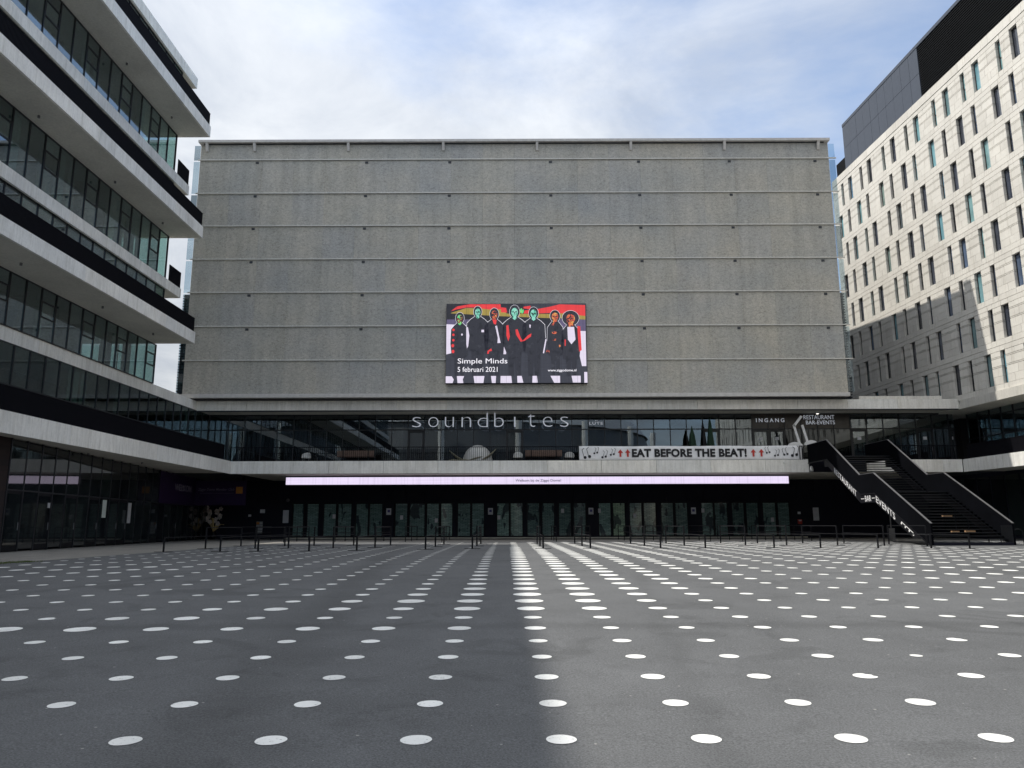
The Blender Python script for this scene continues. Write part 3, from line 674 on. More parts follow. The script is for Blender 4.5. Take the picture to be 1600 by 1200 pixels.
LT = thing('window_lettering', 'small white LUTE lettering with dots on a window pane', 'lettering', (6.5, YG-.06, 8.8))
text('lettering', 'LUTE', 'letter_white_glow', LT, 5.96, 7.03, 8.86, 9.08, YG-.06, bold=.02, space=1.25); text('dots', '..', 'letter_white_glow', LT, 6.42, 6.62, 9.17, 9.22, YG-.06, bold=.01)
LT = thing('window_lettering', 'white spaced INGANG entrance lettering above the double terrace doors', 'lettering', (20.2, YG-.06, 9))
text('lettering', 'INGANG', 'letter_white_glow', LT, 19.07, 21.3, 9.02, 9.33, YG-.06, bold=.015, space=1.5)
LT = thing('window_lettering', 'two line white RESTAURANT BAR-EVENTS lettering above the stairs', 'lettering', (24, YG-.06, 8.8))
text('lettering', 'RESTAURANT', 'letter_white_glow', LT, 22.82, 25.24, 9.24, 9.57, YG-.06, bold=.0)
text('lettering', 'BAR-EVENTS', 'letter_white_glow', LT, 22.98, 25.25, 8.84, 9.14, YG-.06, bold=.006)

# big white music note sculpture at the terrace corner
def bar(m, p, q, w, y0, y1):
    p, q = Vector(p), Vector(q); d = (q-p).normalized(); n = Vector((-d.y, d.x))*w/2
    m.prism([tuple(p-n), tuple(q-n), tuple(q+n), tuple(p+n)], 'y', y0, y1); return m
NT = thing('music_note_sign', 'big white pair of music notes standing behind the banner end', 'sign', (21.9, YF+.5, 5.83))
m = MB(); bar(m, (21.92, 9.22), (21.28, 8.45), .17, YF+.45, YF+.55); m.build('beam', 'white_paint', NT)
m = MB(); bar(m, (21.28, 8.55), (21.72, 6.75), .17, YF+.45, YF+.55); m.build('stem', 'white_paint', NT)
m = MB(); bar(m, (21.92, 8.55), (22.4, 6.6), .17, YF+.45, YF+.55); m.build('stem', 'white_paint', NT)
hm = [(21.0+.58*math.cos(math.pi*i/14)+.3, 6.9+.34*math.sin(math.pi*i/14)) for i in range(15)]
MB().prism(hm, 'y', YF+.4, YF+.6).build('note_head', 'white_paint', NT)
hm = [(22.5+.52*math.cos(math.pi*i/14), 7.0+.38*math.sin(math.pi*i/14)) for i in range(15)]
MB().prism(hm, 'y', YF+.4, YF+.6).build('note_head', 'white_paint', NT)
box('foot', NT, 'white_paint', 21.4, 22.6, YF+.42, YF+.58, 5.84, 5.95)
box('upright', NT, 'white_paint', 22.3, 22.42, YF+.46, YF+.54, 5.95, 6.62)
box('upright', NT, 'white_paint', 21.62, 21.74, YF+.46, YF+.54, 5.95, 6.78)

# banner
BN = thing('banner', 'white EAT BEFORE THE BEAT banner with red arrows and music notes on the terrace railing', 'banner', (13.15, YF-.02, 5.87))
m = MB(); nxb, nzb = 120, 6; V = []; 
for j in range(nzb+1):
    for i in range(nxb+1):
        x = 4.91+16.48*i/nxb; z = 5.89+1.03*j/nzb
        V.append((x, YF+.04+0.010*math.sin(x*2.1+j)+0.006*math.sin(x*7.3-j*1.3), z + 0.012*math.sin(x*1.3)*(j/nzb)))
m.add(V, [(j*(nxb+1)+i, j*(nxb+1)+i+1, (j+1)*(nxb+1)+i+1, (j+1)*(nxb+1)+i) for j in range(nzb) for i in range(nxb)])
cl = m.build('cloth', 'banner_cloth', BN, smooth=True)
so = cl.modifiers.new('thickness', 'SOLIDIFY'); so.thickness = 0.006; so.offset = -1
yb = YF+.012
text('lettering', 'EAT BEFORE THE BEAT!', 'ink_black', BN, 8.86, 17.45, 6.09, 6.72, yb, bold=.045, space=1.05)
for x in (8.0, 8.55, 17.95, 18.55):
    MB().prism([(x-.07, 6.12), (x+.07, 6.12), (x+.07, 6.42), (x+.2, 6.42), (x, 6.68), (x-.2, 6.42), (x-.07, 6.42)], 'y', yb-.01, yb).build('arrow', 'ink_red', BN)
def note(x, z, s, mirror=1):
    m = MB()
    for dx in (0, .34*s):
        c = (x+dx, z+(.03*s if dx else -.04*s)); m.prism([(c[0]+.115*s*math.cos(2*math.pi*i/12), c[1]+.115*s*math.sin(2*math.pi*i/12)) for i in range(12)], 'y', yb-.01, yb)
        bar(m, (c[0]-.08*s*mirror, c[1]+.05), (c[0]-.22*s*mirror, c[1]+.58*s), .035*s, yb-.010, yb-.001)
        bar(m, (c[0]-.22*s*mirror, c[1]+.56*s), (c[0]-.06*s*mirror, c[1]+.70*s), .035*s, yb-.014, yb-.0105)
    m.build('music_note', 'ink_black', BN)
for a in ((5.35, 6.12, 1.0, 1), (6.05, 6.42, .62, -1), (6.65, 6.12, .72, -1), (7.28, 6.30, .66, -1), (18.95, 6.42, .62, 1), (19.55, 6.20, .66, -1), (20.25, 6.28, .70, 1), (20.85, 6.22, .95, -1)): note(*a)

# terrace furniture
def bench(x, label):
    b = thing('wooden_bench', label, 'bench', (x, YF+1.2, 5.83))
    y = YF+1.2
    for i in range(6): box('back_slat', b, 'wood_slat', x-1.4, x+1.4, y-.32, y-.28, 6.28+i*.075, 6.345+i*.075)
    for i in range(4): box('seat_slat', b, 'wood_slat', x-1.4, x+1.4, y-.22+i*.12, y-.12+i*.12, 6.24, 6.28)
    for sx in (-.95, .95):
        MB().box(x+sx-.04, x+sx+.04, y-.36, y-.325, 5.84, 6.78).build('leg', 'black_metal', b); box('leg', b, 'black_metal', x+sx-.04, x+sx+.04, y+.2, y+.26, 5.84, 6.24)
    box('stretcher', b, 'black_metal', x-1.2, x+1.2, y-.05, y+.0, 6.0, 6.06)
bench(-12.0, 'brown slatted bench on the terrace at left, left of the restaurant name')
bench(2.3, 'brown slatted bench on the terrace beside the left end of the banner')
def chair(x, label, m_='white_plastic'):
    c = thing('lounge_chair', label, 'chair', (x, YF+1.5, 5.83), group='white shell chairs on the terrace'); y = YF+1.5
    m = MB(); V = []
    for j in range(7):
        for i in range(9):
            a = math.pi*(i/8); r = .36-.06*abs(j-3)/3
            V.append((x-.36*math.cos(a)*(1-.1*j/6), y+.34*math.sin(a)*1.0-.1, 6.22+j*.075*(0.5+math.sin(a)*.5)))
    m.add(V, [(j*9+i, j*9+i+1, (j+1)*9+i+1, (j+1)*9+i) for j in range(6) for i in range(8)]); bk = m.build('backrest', m_, c, smooth=True)
    bk.modifiers.new('t', 'SOLIDIFY').thickness = .02
    MB().prism([(x+.34*math.cos(2*math.pi*i/16), y-.02+.32*math.sin(2*math.pi*i/16)) for i in range(16)], 'z', 6.19, 6.24).build('seat', m_, c)
    for sx in (-1, 1):
        for sy in (-1, 1): MB().tube([(x+sx*.18, y+sy*.16, 6.19), (x+sx*.27, y+sy*.25, 5.84)], .014, 6).build('leg', 'handrail_steel', c)
chair(-15.9, 'white shell chair on the terrace beside the cream column at left')
chair(0.35, 'white shell chair on the terrace just left of the right bench')
chair(4.3, 'white shell chair on the terrace just right of the right bench')
# shell sculpture
SH = thing('shell_sculpture', 'pale shell sculpture of a dome and curled petals on the terrace', 'sculpture', (-3.2, YF+1.2, 5.83))
MB().ellipsoid((-2.75, YF+1.5, 5.84), (1.15, .8, 1.35), 24, 14, True).build('dome', 'petal_pale' if False else 'white_plastic', SH, smooth=True)
def petal(x0, z0, x1, z1, w, nm='petal'):
    m = MB(); V = []; n = 10
    for i in range(n+1):
        t = i/n; wx = w*math.sin(math.pi*min(1, t*.92+.08))**.7
        cx0 = x0+(x1-x0)*t; cz0 = z0+(z1-z0)*t*t
        for k in range(5):
            a = -1+k*.5; V.append((cx0, YF+1.0+a*wx, cz0+.18*abs(a)**2*wx*2))
    m.add(V, [(i*5+k, i*5+k+1, (i+1)*5+k+1, (i+1)*5+k) for i in range(n) for k in range(4)]); o = m.build(nm, 'column_cream', SH, smooth=True); o.modifiers.new('t', 'SOLIDIFY').thickness = .03
petal(-3.6, 5.90, -4.9, 6.75, .4); petal(-2.6, 5.90, -1.3, 6.85, .38); petal(-3.4, 5.9, -2.2, 6.25, .45); petal(-3.0, 5.9, -5.0, 5.98, .35)
box('plinth', SH, 'frame_dark', -4.6, -1.6, YF+.7, YF+1.9, 5.835, 5.90)
def parasol(x, zt, label):
    p = thing('closed_parasol', label, 'parasol', (x, YF+1.4, 5.83), group='closed parasols behind the banner'); y = YF+1.4
    MB().tube([(x, y, 5.9), (x, y, zt)], .03, 8).build('pole', 'black_metal', p)
    m = MB(); n = 14; V = []; hs_ = [(6.5, .26), (7.2, .24), (7.9, .17), (zt-.35, .08), (zt, .015)]
    for z, r in hs_:
        for j in range(n): rr = r*(1+.22*(j % 2)); V.append((x+rr*math.cos(2*math.pi*j/n), y+rr*math.sin(2*math.pi*j/n), z))
    m.add(V, [(i*n+j, i*n+(j+1) % n, (i+1)*n+(j+1) % n, (i+1)*n+j) for i in range(len(hs_)-1) for j in range(n)]).build('canopy', 'parasol_green', p)
    MB().tube([(x, y, 5.84), (x, y, 5.9)], .3, 16).build('base', 'black_metal', p)
parasol(13.75, 8.6, 'shorter dark closed parasol behind the banner, nearer its middle'); parasol(15.15, 9.25, 'taller dark green closed parasol behind the banner')

# wall lamp & soffit spot
LM = thing('wall_lamp', 'small white bullet lamp on the terrace slab end left of the stairs', 'lamp', (22.1, YF-.2, 5.0))
MB().tube([(22.12, YF-.2, 4.98), (22.12, YF-.2, 5.12), (22.12, YF-.2, 5.34), (22.12, YF-.2, 5.40)], [.13, .13, .09, .02], 12).build('lamp_shade', 'white_plastic', LM, smooth=True)
MB().tube([(22.12, YF-.2, 5.38), (22.12, YF-.2, 5.50), (22.12, YF-.06, 5.52)], .02, 6).build('arm', 'black_metal', LM)
LM = thing('soffit_spotlight', 'small lit spotlight under the upper slab above the stairs lettering', 'lamp', (23.6, 58.6, 9.6))
MB().tube([(23.6, 58.6, 9.56), (23.6, 58.6, 9.718)], .12, 12).build('housing', 'white_plastic', LM); MB().tube([(23.6, 58.6, 9.545), (23.6, 58.6, 9.559)], .10, 12).build('lens', 'lamp_glow', LM)
for x in (-13.1, 3.6, 20.2):
    q = thing('downspout_head', {-13.1: 'leftmost', 3.6: 'middle', 20.2: 'rightmost'}[x]+' of three small drain outlets on the terrace fascia', 'drain', (x, YF-.08, 5.5))
    box('hopper', q, 'concrete', x-.10, x+.10, YF-.12, YF-.052, 5.62, 5.72); box('pipe', q, 'concrete', x-.03, x+.03, YF-.09, YF-.052, 5.0, 5.62)

# ------------------------------------------------------------------ staircase
ST = thing('staircase', 'wide black open staircase with solid side panels rising to the restaurant terrace', 'staircase', (24.1, 41, 0))
sx0, sx1 = 22.0, 26.3
ylo, yk1, yk2, yk3, yt = 40.85, 46.8, 48.7, 53.4, 56.9
zl, zt_ = 3.05, 5.80
def prof(o): return [(ylo, o), (yk1, zl+o), (yk2, zl+o), (yk3, zt_+o), (yt, zt_+o)]
for xx, nm in ((sx0, 'l'), (sx1, 'r')):
    lowp = [(ylo, 0.02)]+[(ylo+.3, .02)]+[(a, b-.0) for a, b in prof(0.0)[1:]]
    pts = [(ylo, .02), (ylo+.25, .02)]+[(yk1, zl-.05), (yk2, zl-.05), (yk3, zt_-.18), (yt, zt_-.18)] + prof(1.14)[::-1]
    MB().prism(pts, 'x', xx-.05, xx+.05).build('side_panel', 'stair_panel', ST)
    m = MB(); P = prof(1.14)
    for (a, b), (c, d) in zip(P[:-1], P[1:]):
        m.prism([(a, b+.002), (c, d+.002), (c, d+.035), (a, b+.035)], 'x', xx-.055, xx+.055)
    m.build('handrail', 'handrail_steel', ST)
    m = MB(); P = [(ylo+.15, -.0), (yk1, zl-.05), (yk2, zl-.05), (yk3, zt_-.18), (yt, zt_-.18)]
    for (a, b), (c, d) in zip(P[:-1], P[1:]): m.prism([(a, b-.06), (c, d-.06), (c, d-.002), (a, b-.002)], 'x', xx-.09, xx+.06)
    m.build('bottom_flange', 'frame_dark' if nm == 'r' else 'black_metal', ST)
    # string below carrying the letters
    pts = [(yk1-5.0, zl-.05-2.56-.07), (yk1, zl-.12), (yk2, zl-.12), (yk3, zt_-.25), (yk3+.6, zt_-.25), (yk3+.6, zt_-.7), (yk3, zt_-.72), (yk2+.1, zl-.62), (yk1+.1, zl-.62), (yk1-4.0, zl-.62-2.05)]
    MB().prism(pts, 'x', xx-.03, xx+.03).build('stringer', 'black_metal', ST)
n1_, n2_ = 18, 16
for i in range(n1_):
    z = zl*(i+1)/n1_; y = ylo+.1+(yk1-ylo-.1)*i/n1_
    s = box('step', ST, 'stair_panel', sx0+.05, sx1-.05, y, y+.34, z-.035, z); WLOC[s] = Vector((0, 0, 0))
    box('nosing', ST, 'handrail_steel' if False else 'frame_dark', sx0+.05, sx1-.05, y-.012, y-.001, z-.045, z+.004)
box('landing', ST, 'stair_panel', sx0+.05, sx1-.05, yk1, yk2, zl-.06, zl)
for i in range(n2_):
    z = zl+(zt_-zl)*(i+1)/n2_; y = yk2+(yk3-yk2)*i/n2_
    box('step', ST, 'stair_panel', sx0+.05, sx1-.05, y, y+.32, z-.035, z); box('nosing', ST, 'frame_dark', sx0+.05, sx1-.05, y-.012, y-.001, z-.045, z+.004)
box('landing', ST, 'stair_panel', sx0+.05, sx1-.05, yk3+.0, yt, zt_-.06, zt_)
box('first_riser', ST, 'black_panel', sx0+.05, sx1-.05, ylo+.02, ylo+.09, .012, .16)
m = MB()
for i in range(12):
    y = ylo+.08*i; m.box(sx1-.02-.06, sx1-.065, y, y+.03, .15, 1.05)
m.build('end_grille', 'cardboard' if False else 'frame_dark', ST, kind='stuff')
# lettering along the left string: written in the slope, facing -x
def slope_text(body, ya, yb_, zc_at, h, bold=.0):
    cu = bpy.data.curves.new('t', 'FONT'); cu.body = body; cu.size = 1; cu.offset = bold; cu.resolution_u = 2
    to = bpy.data.objects.new('t', cu); COL.objects.link(to); bpy.context.view_layer.update()
    me = bpy.data.meshes.new_from_object(to.evaluated_get(bpy.context.evaluated_depsgraph_get())); bpy.data.objects.remove(to)
    vs = [q.co.copy() for q in me.vertices]; fs = [tuple(p.vertices) for p in me.polygons]; bpy.data.meshes.remove(me)
    a0, a1 = min(q.x for q in vs), max(q.x for q in vs); b0, b1 = min(q.y for q in vs), max(q.y for q in vs)
    V = []
    for q in vs:
        t = (q.x-a0)/(a1-a0); y = yb_+(ya-yb_)*t; V.append((sx0-.045, y, zc_at(y)-h/2+(q.y-b0)/(b1-b0)*h))
    k = len(V); V += [(x+.012, y, z) for x, y, z in V]
    MB().add(V, fs+[tuple(i+k for i in f_)[::-1] for f_ in fs]).build('lettering', 'banner_cloth', ST)
sl1 = zl/(yk1-ylo); sl2 = (zt_-zl-.13)/(yk3-yk2)
MATS_ = 0
slope_text('RESTAURANT', 49.3, 52.4, lambda y: zl-.36+(y-yk2)*sl2, .40)
slope_text('BAR', 47.35, 48.15, lambda y: zl-.36, .36)
slope_text('EVENTS', 44.55, 46.7, lambda y: zl-.36+(y-yk1)*sl1, .40)
for a, b in ((46.85, 47.25), (48.25, 48.7)): box('dash', ST, 'white_paint', sx0-.045, sx0-.031, a, b, zl-.38, zl-.34)
m = MB()
for a in (43.9, 43.5, 43.1, 42.7): 
    z = zl-.40+(a-yk1)*sl1; m.prism([(a+.07*math.cos(t*math.pi/4), z+.07*math.sin(t*math.pi/4)) for t in range(8)], 'x', sx0-.045, sx0-.031)
m.prism([(42.7, zl-.33+(42.7-yk1)*sl1), (43.9, zl-.33+(43.9-yk1)*sl1), (43.9, zl-.29+(43.9-yk1)*sl1), (42.7, zl-.29+(42.7-yk1)*sl1)], 'x', sx0-.045, sx0-.031)
m.build('note_ornament', 'white_paint', ST)
for k, (x, y, z, w, h, lab, mt) in enumerate(((24.7, 42.3, 0.678, .5, .18, 'flat brown cardboard scrap on a lower step of the black stairs, at right', 'cardboard'),
        (23.9, 42.3, .678, .38, .14, 'small brown cardboard piece on a lower stair step, left of a larger scrap', 'cardboard'),
        (24.45, 44.0, 1.525, .5, .13, 'brown cardboard strip lying on a middle step of the black stairs', 'cardboard'))):
    st_i = max(0, round(z/zl*n1_)-1); zz = zl*(st_i+1)/n1_; yy_ = ylo+.1+(yk1-ylo-.1)*st_i/n1_
    tag(MB().prism([(x-w/2, yy_+.06), (x+w/2, yy_+.04), (x+w/2-.05, yy_+.27), (x-w/2+.04, yy_+.29)], 'z', zz+.001, zz+h*.5).build('cardboard_scrap', mt), lab, 'litter')

# ------------------------------------------------------------------ office building (left)
OF = thing('office_building', 'left office block with stepped concrete balcony slabs, black railings and glass storeys', 'office building', (-22, 15, 0))
Y0, Y1 = -22.0, 49.3
XG = -23.4
def yfas(x0, x1, ya, yb, z0, z1, cuts, nm='fascia_panel', parent=None):
    pts = [ya]+[c for c in cuts if ya < c < yb]+[yb]
    for a, b in zip(pts[:-1], pts[1:]): box(nm, parent or OF, 'concrete', x0, x1, a+.01, b-.01, z0, z1)
cutsA = [-14, -5, 4, 13, 22, 27, 36.1, 45.0]; cutsB = [-16, -8, 0, 8, 16, 24, 31.5, 37.5, 43.5, 50]
# first terrace slab (continues the podium's)
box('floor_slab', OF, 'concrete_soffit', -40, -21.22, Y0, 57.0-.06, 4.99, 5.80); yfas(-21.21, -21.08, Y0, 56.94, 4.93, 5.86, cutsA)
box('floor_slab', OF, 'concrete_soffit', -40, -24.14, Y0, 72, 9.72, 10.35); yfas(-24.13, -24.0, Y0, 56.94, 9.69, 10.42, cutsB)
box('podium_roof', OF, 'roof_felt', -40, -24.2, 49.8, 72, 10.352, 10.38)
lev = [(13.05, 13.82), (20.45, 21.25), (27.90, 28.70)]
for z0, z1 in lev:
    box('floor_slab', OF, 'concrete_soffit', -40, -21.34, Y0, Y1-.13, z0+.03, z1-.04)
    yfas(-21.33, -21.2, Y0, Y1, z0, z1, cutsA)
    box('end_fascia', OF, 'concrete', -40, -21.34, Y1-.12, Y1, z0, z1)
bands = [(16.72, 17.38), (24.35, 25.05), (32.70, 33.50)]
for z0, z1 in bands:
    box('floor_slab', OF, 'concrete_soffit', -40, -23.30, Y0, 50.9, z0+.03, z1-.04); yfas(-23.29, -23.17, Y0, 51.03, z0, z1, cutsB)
    box('end_fascia', OF, 'concrete', -40, -23.30, 50.91, 51.03, z0, z1)
# storeys of glazing
stor = [(5.83, 9.72, XG-.6, 59.4), (10.42, 13.08, -23.96, 49.7), (13.80, 16.74, XG, 49.0), (17.36, 20.48, XG, 49.0), (21.22, 24.37, XG, 49.0), (25.03, 27.92, XG, 49.0), (28.68, 32.72, XG, 49.0)]
Ypart = 25.0
for si, (z0, z1, xg, ye) in enumerate(stor):
    mj = MB(); pj = MB(); y = ye; k = 0
    while y > Y0:
        a = y-1.25; part = a > Ypart
        (box('mullion', OF, 'frame_dark', xg-.06, xg+.05, y-.03, y+.03, z0, z1) if part else mj.box(xg-.06, xg+.05, y-.03, y+.03, z0, z1))
        if part:
            if (k+si) % 3 == 1 and si > 0:
                zz = z0+(z1-z0)*.45; zc = z0+(z1-z0)*.72
                f_ = MB(); f_.box(xg-.05, xg+.045, a+.031, y-.031, zz-.06, zz); f_.box(xg-.05, xg+.045, a+.031, y-.031, zc, zc+.06); f_.box(xg-.05, xg+.045, a+.031, a+.09, zz, zc); f_.box(xg-.05, xg+.045, y-.09, y-.031, zz, zc)
                d = f_.build('casement', 'frame_dark', OF); WLOC[d] = Vector((0, 0, 0))
                box('window_pane', OF, 'office_glass', xg-.01, xg+.01, a+.031, y-.031, z0+.05, zz-.061); box('pane', d, 'office_glass', xg-.01, xg+.01, a+.091, y-.091, zz+.001, zc-.001); box('window_pane', OF, 'office_glass', xg-.01, xg+.01, a+.031, y-.031, zc+.061, z1-.05)
            elif si == 0:
                zz = z0+1.9; box('transom', OF, 'frame_dark', xg-.05, xg+.045, a+.031, y-.031, zz-.03, zz+.03)
                box('window_pane', OF, 'level_glass', xg-.01, xg+.01, a+.031, y-.031, z0+.05, zz-.031); box('window_pane', OF, 'level_glass', xg-.01, xg+.01, a+.031, y-.031, zz+.031, z1-.05)
            else: box('window_pane', OF, 'edge_glass' if k == 0 else 'office_glass', xg-.01, xg+.01, a+.031, y-.031, z0+.05, z1-.05)
            if random.random() < .36 and k > 1: box('blind', OF, 'blind_fabric', xg-.32, xg-.27, a+.1, a+random.uniform(.5, 1.15), z0+.1, z1-.12)
        else: pj.box(xg-.01, xg+.01, a+.031, y-.031, z0+.05, z1-.05)
        y = a; k += 1
    mj.build('far_mullion', 'frame_dark', OF, kind='stuff'); pj.build('far_window_pane', 'office_glass', OF, kind='stuff')
    box('window_head', OF, 'frame_dark', xg-.05, xg+.04, Y0, ye-.03, z1-.05, z1-.001 if si else z1-.003); box('window_sill', OF, 'frame_dark', xg-.05, xg+.04, Y0, ye-.03, z0+.002, z0+.05)
    if si > 0:
        # glazed return on the end
        x = xg-.06
        for q in range(5):
            box('end_pane', OF, 'edge_glass', x-1.2, x-.04, ye-.01, ye+.01, z0+.05, z1-.05); box('mullion', OF, 'frame_dark', x-1.24, x-1.20, ye-.04, ye+.05, z0, z1); x -= 1.24
        box('core_wall', OF, 'interior_dark', -39.5, -30.2, Y0, ye-1.2, z0, z1)
        for yy_ in (-12, -3, 6, 15, 24, 31.2, 38.5, 44.2):
            box('partition_wall', OF, 'interior_ceiling', -30.2, xg-1.8, yy_, yy_+.1, z0+.0, z1-.03)
            MB().tube([(xg-1.4, yy_+2.2, z0), (xg-1.4, yy_+2.2, z1-.03)], .2, 12).build('column', 'interior_ceiling', OF, smooth=True)
    else:
        box('core_wall', OF, 'interior_wall', -39.5, -28.2, Y0, 68.0, z0, z1-.0)
# railings: dense black bars
def dense(name, x, ya, yb, z0, z1, label):
    t = thing(name, label, 'railing', (x, yb, z0)); m = MB(); y = ya
    while y < yb: m.box(x-.02, x+.02, y, y+.055, z0+.04, z1-.03); y += .075
    m.build('bars', 'railing_black', t, kind='stuff'); box('top_rail', t, 'railing_black', x-.03, x+.03, ya, yb, z1-.03, z1+.01); box('bottom_rail', t, 'railing_black', x-.03, x+.03, ya, yb, z0, z0+.04)
    return t
dense('balcony_railing', -21.3, Y0, 56.0, 5.87, 6.95, 'black balcony railing on the lowest left slab, running to the terrace')
nmz = ['lowest', 'middle', 'highest']
for i, (z0, z1) in enumerate(lev):
    t = dense('balcony_railing', -21.3, Y0, Y1-.05, z1+.01, z1+.95, 'black balcony railing on the %s overhanging slab above the left glazed storeys' % nmz[i])
    box('end_panel', t, 'railing_black', -23.8, -21.34, Y1-.08, Y1-.04, z1+.01, z1+.95)
for i, (z0, z1) in enumerate(bands[:2]):
    dense('end_railing', -23.25, 49.2, 50.95, z1+.01, z1+1.15, 'short black end railing on the %s slab corner beyond the left glazing' % ['lower', 'upper'][i])
for i, (z0, z1) in enumerate(bands[:2]):
    tag(MB().tube([(-21.3, 20, lev[i+1][0]-.0), (-21.3, 21, lev[i+1][0])], .01, 4).build('drip', 'frame_dark', OF)) if False else None
# soffit sprinkler knobs
for z0, z1 in [(4.93, 0)]+lev:
    for y in (33.5, 40.6, 46.6):
        MB().tube([(-22.7, y, z0-.09), (-22.7, y, z0+.03)], .06, 8).build('soffit_lamp', 'handrail_steel', OF)
# ground floor, dark glass wall running slightly inward
def gx(y): return -21.9-(y-31)*0.125 if y > 31 else -21.9
def wallseg(ya, yb, nm, mat, z0, z1, dx=0.0, th=.05, parent=None):
    m = MB(); xa, xb = gx(ya)+dx, gx(yb)+dx
    m.add([(xa, ya, z0), (xb, yb, z0), (xb-th, yb, z0), (xa-th, ya, z0), (xa, ya, z1), (xb, yb, z1), (xb-th, yb, z1), (xa-th, ya, z1)], [(0, 1, 2, 3), (4, 7, 6, 5), (0, 4, 5, 1), (1, 5, 6, 2), (2, 6, 7, 3), (3, 7, 4, 0)])
    return m.build(nm, mat, parent or OF)
wallseg(31, 67, 'back_wall', 'black_panel', 0, 4.98, -.3, .2); wallseg(-22, 31, 'back_wall', 'black_panel', -1, 4.98, -.3, .2)
wallseg(-22, 33.6, 'brick_wall', 'brick_dark', -1, 4.98, -.02, .2)
y = 33.63; k = 0
while y < 66.2:
    w = 1.42; wallseg(y+.04, y+w-.04, 'window_pane', 'ground_glass', 2.75, 4.90)
    if k in (0, 2, 4, 6, 8, 9, 13, 16):
        d = wallseg(y+.03, y+w-.03, 'door', 'black_metal', .05, 2.70, -.012, .05); WLOC[d] = Vector((0, 0, 0))
        wallseg(y+.14, y+w-.14, 'pane', 'ground_glass', .3, 2.55, .006, .012, d)
        hx = gx(y+w-.25)+.06
        MB().tube([(hx, y+w-.25, .95), (hx, y+w-.25, 1.3)], .02, 6).build('handle', 'handrail_steel', d)
    else: wallseg(y+.04, y+w-.04, 'window_pane', 'ground_glass', .12, 2.68)
    wallseg(y-.04, y+.04, 'mullion', 'frame_dark', 0, 4.98, .02, .1)
    y += w; k += 1
wallseg(33.6, 67, 'transom', 'frame_dark', 2.69, 2.75, .015, .08)

# WELKOM boards
WB = thing('welcome_board', 'dark purple WELKOM board on the left side wall above the doors', 'sign', (gx(58), 58, 2.75))
wallseg(53.4, 61.9, 'board', 'purple_board', 2.72, 4.9, .09, .06, WB)
ang = math.atan(0.125)
def side_text(body, ya, yb, z0, z1, mat, parent, **k):
    o = text('lettering', body, mat, None, ya, yb, z0, z1, 0, face='+x', **k)
    for v_ in o.data.vertices: v_.co = Vector((v_.co.x+gx(v_.co.y)+.097, v_.co.y, v_.co.z)) - off(parent)
    o.parent = parent
side_text('WELKOM', 56.6, 60.8, 3.72, 4.22, 'dim_letter', WB, bold=.03)
WB = thing('welcome_board', 'dark purple member club board with orange square, facing the plaza', 'sign', (-23.6, 62, 2.75))
box('board', WB, 'purple_board', -25.75, -21.6, 62.0, 62.06, 2.75, 4.72)
text('lettering', 'Ziggo Dome Member Club', 'dim_letter', WB, -25.5, -22.55, 3.85, 4.12, 61.999, slant=.3, bold=.004, depth=.006)
box('underline', WB, 'dim_letter', -25.3, -22.6, 61.985, 61.999, 3.70, 3.72); box('orange_square', WB, 'orange_board', -22.42, -21.88, 61.985, 61.999, 3.68, 4.22)

# ------------------------------------------------------------------ hotel building (right) in its own axes
HA = math.atan(0.053)
HO = thing('hotel_building', 'tall pale stone office block at right with staggered narrow windows and grey roof storey', 'building', (33.62, 57, 0), HA); LOCAL.add(HO)
YN, YS = 16.2, -80.0
box('building_body', HO, 'interior_dark', .28, 16, YS, YN-.2, 10.0, 34.9)
box('end_wall', HO, 'stone_cladding', .0, 16, YN-.19, YN, 10.0, 35.6)
J = [10.25+3.08*i for i in range(9)]
courses = [(.42, .98), (.98, 1.58), (1.60, 1.68), (1.70, 2.24), (2.26, 2.34), (2.36, 2.72)]
def wins(par):
    """window spans (centre, half width) in local y, from the north corner towards the camera"""
    out_ = []; k = 0
    base = [(72.0-57, .37), (70.35-57, .235), (68.4-57, .37), (66.8-57, .235)] if par == 0 else [(71.2-57, .235), (69.65-57, .37), (67.55-57, .235), (66.05-57, .37)]
    while True:
        sh = 7.62*k
        for c, h in base:
            if c-sh < YS+2: return out_
            out_.append((c-sh, h))
        k += 1
cand = []; farm = MB(); farw = MB(); g = .010
YV = -14.5
